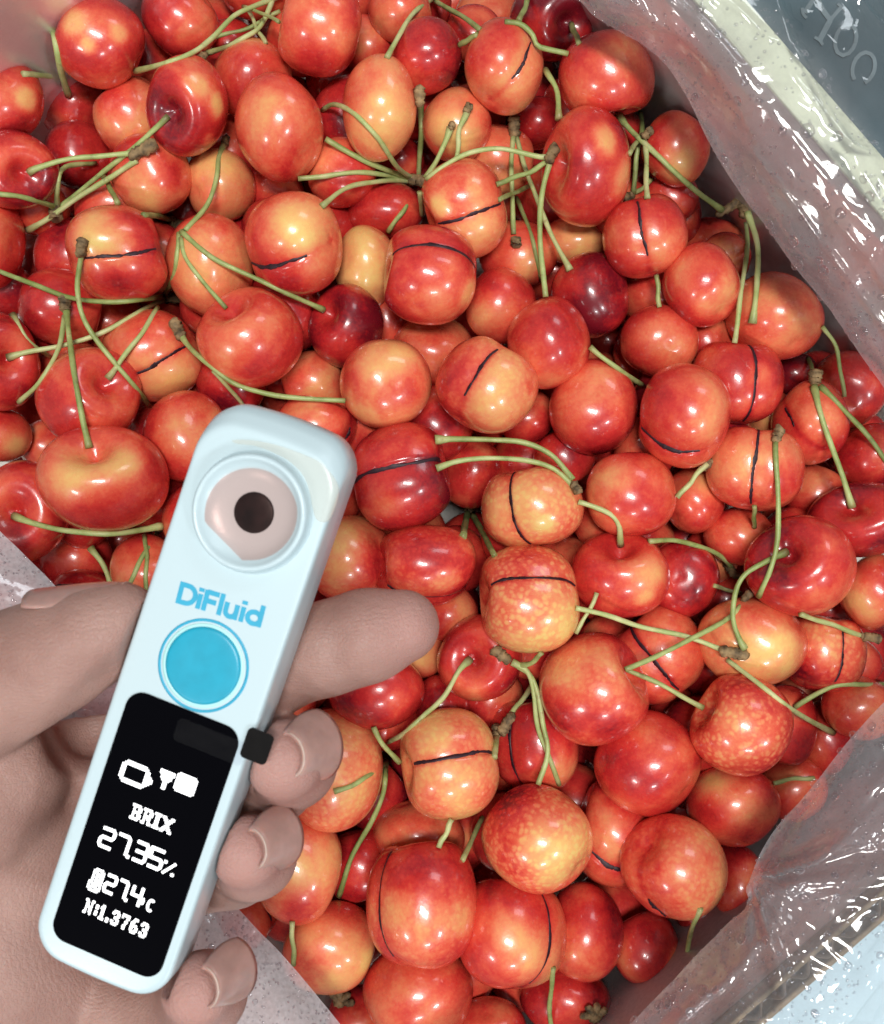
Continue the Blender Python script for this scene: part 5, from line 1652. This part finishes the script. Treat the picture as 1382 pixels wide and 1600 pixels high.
def surface_nets(F, org, h):
    ins = F < 0
    sh = np.array(F.shape) - 1
    acc = np.zeros((*sh, 3), np.float32); cnt = np.zeros(sh, np.float32)
    corners = [(i, j, k) for i in (0, 1) for j in (0, 1) for k in (0, 1)]
    def sub(A, c): return A[c[0]:c[0] + sh[0], c[1]:c[1] + sh[1], c[2]:c[2] + sh[2]]
    for ax in range(3):
        for c in corners:
            if c[ax]: continue
            e = list(c); e[ax] = 1
            fa, fb = sub(F, c), sub(F, e)
            x = (fa < 0) != (fb < 0)
            t = np.where(x, fa / np.where(x, fa - fb, 1), 0)
            cnt += x
            for d in range(3):
                acc[..., d] += np.where(x, c[d] + (t if d == ax else 0), 0)
    act = cnt > 0
    idx = -np.ones(sh, np.int64); idx[act] = np.arange(act.sum())
    base = np.argwhere(act)
    V = org + (base + acc[act] / cnt[act][:, None]) * h
    Q = []
    for ax in range(3):
        a, b = [(1, 2), (2, 0), (0, 1)][ax]
        sl0 = [slice(None)] * 3; sl1 = [slice(None)] * 3
        sl0[ax] = slice(0, -1); sl1[ax] = slice(1, None)
        A0, A1 = ins[tuple(sl0)], ins[tuple(sl1)]
        for flip, msk in ((False, A0 & ~A1), (True, ~A0 & A1)):
            e = np.argwhere(msk)
            ok = (e[:, a] > 0) & (e[:, b] > 0) & (e[:, a] < sh[a]) & (e[:, b] < sh[b])
            e = e[ok]
            def g(da, db):
                q = e.copy(); q[:, a] -= da; q[:, b] -= db
                return idx[q[:, 0], q[:, 1], q[:, 2]]
            f = np.stack([g(1, 1), g(0, 1), g(0, 0), g(1, 0)], 1)
            Q.append(f[:, ::-1] if flip else f)
    Q = np.vstack(Q)
    return V, Q[(Q >= 0).all(1)]

F_[0] = np.maximum(F_[0], 0.5); F_[:, 0] = np.maximum(F_[:, 0], 0.5)
HV, HF = surface_nets(F_, H0, HS)
pink = np.zeros(len(HV))
for nm, c_ in FINGERS.items():
    pink += 0.6 * np.exp(-(np.linalg.norm(HV - c_[-1][0], axis=1) / 9.0) ** 2)
hand = mesh_obj('hand', HV, HF.tolist(), M['skin'], None, True, dict(pink=np.clip(pink, 0, 1)), origin=P(0, 1400, 50))
sm = hand.modifiers.new('smooth', 'SMOOTH'); sm.factor = 0.5; sm.iterations = 3
tag(hand, 'bare left hand holding the white device, index finger out, other fingertips curled round its side', 'hand')

# nails: curved plates on the outer side of the fingertips
nail_m = simple('nail', (0.42, 0.25, 0.215), 0.2, 0.12, 250, spec=0.5, Subsurface_Weight=0.3, Subsurface_Scale=0.0015)
edge_m = simple('nail_edge', (0.55, 0.42, 0.35), 0.3, 0.1, 250)
def nail(c, axis, side, r0, r1, ln, spread, lift=0.0):
    """c: where the free edge's centre of curvature lies; axis: towards the free edge; side: outward direction of the plate's middle"""
    axis = np.asarray(axis, float); axis /= np.linalg.norm(axis)
    side = np.asarray(side, float); side -= axis * (side @ axis); side /= np.linalg.norm(side)
    b = np.cross(axis, side)
    nu, nv = 22, 12
    def sheet(off):
        V = []
        for j in range(nv):
            s = j / (nv - 1)                          # 0 free edge .. 1 root
            r = r0 + (r1 - r0) * s ** 0.8 + off
            sp = spread * (1 - 0.25 * s ** 3)
            for i in range(nu):
                a = math.radians(-sp + 2 * sp * i / (nu - 1))
                e = 0.9 * (1 - math.cos(a)) * (1 - s)   # rounded free edge
                r_ = r - 0.6 * abs(a / math.radians(sp)) ** 4
                V.append(np.asarray(c) - axis * (ln * s + e) + r_ * (math.cos(a) * side + math.sin(a) * b))
        return V
    V = sheet(0) + sheet(-0.55); m = nu * nv
    F = [(j * nu + i, j * nu + i + 1, (j + 1) * nu + i + 1, (j + 1) * nu + i) for j in range(nv - 1) for i in range(nu - 1)]
    F += [tuple(k + m for k in f[::-1]) for f in F]
    rim = [(i, 0) for i in range(nu)] + [(nu - 1, j) for j in range(1, nv)] + [(i, nv - 1) for i in range(nu - 2, -1, -1)] + [(0, j) for j in range(nv - 2, 0, -1)]
    ids = [j * nu + i for i, j in rim]
    F += [(ids[k], ids[k] + m, ids[(k + 1) % len(ids)] + m, ids[(k + 1) % len(ids)]) for k in range(len(ids))]
    o = mesh_obj('nail', V, F, nail_m, hand)
    V2 = sheet(0.02)[2:nu - 2]
    t, f = tube(V2, [0.17 * math.sin(math.pi * (k + 0.6) / (nu - 3)) ** 0.5 for k in range(nu - 4)], 6)
    mesh_obj('nail_edge', t, f, edge_m, o)
    return o
nail(P(435, 1183, 102.6), (-0.22, 0.05, 1), (1, 0.18, 0), 5.2, 9.25, 12, 72)
nail(P(380, 1329, 101.8), (-0.22, 0.05, 1), (1, 0.15, 0), 4.7, 8.45, 11, 70)
nail(P(305, 1545, 101.0), (-0.22, 0.05, 1), (1, 0.1, 0), 4.8, 8.35, 11, 70)
tax = P(205, 948, 100) - P(80, 1000, 98)
nail(P(216, 958, 100), tax, (0.3, 0.95, 0.05), 6.4, 12.2, 18, 50)
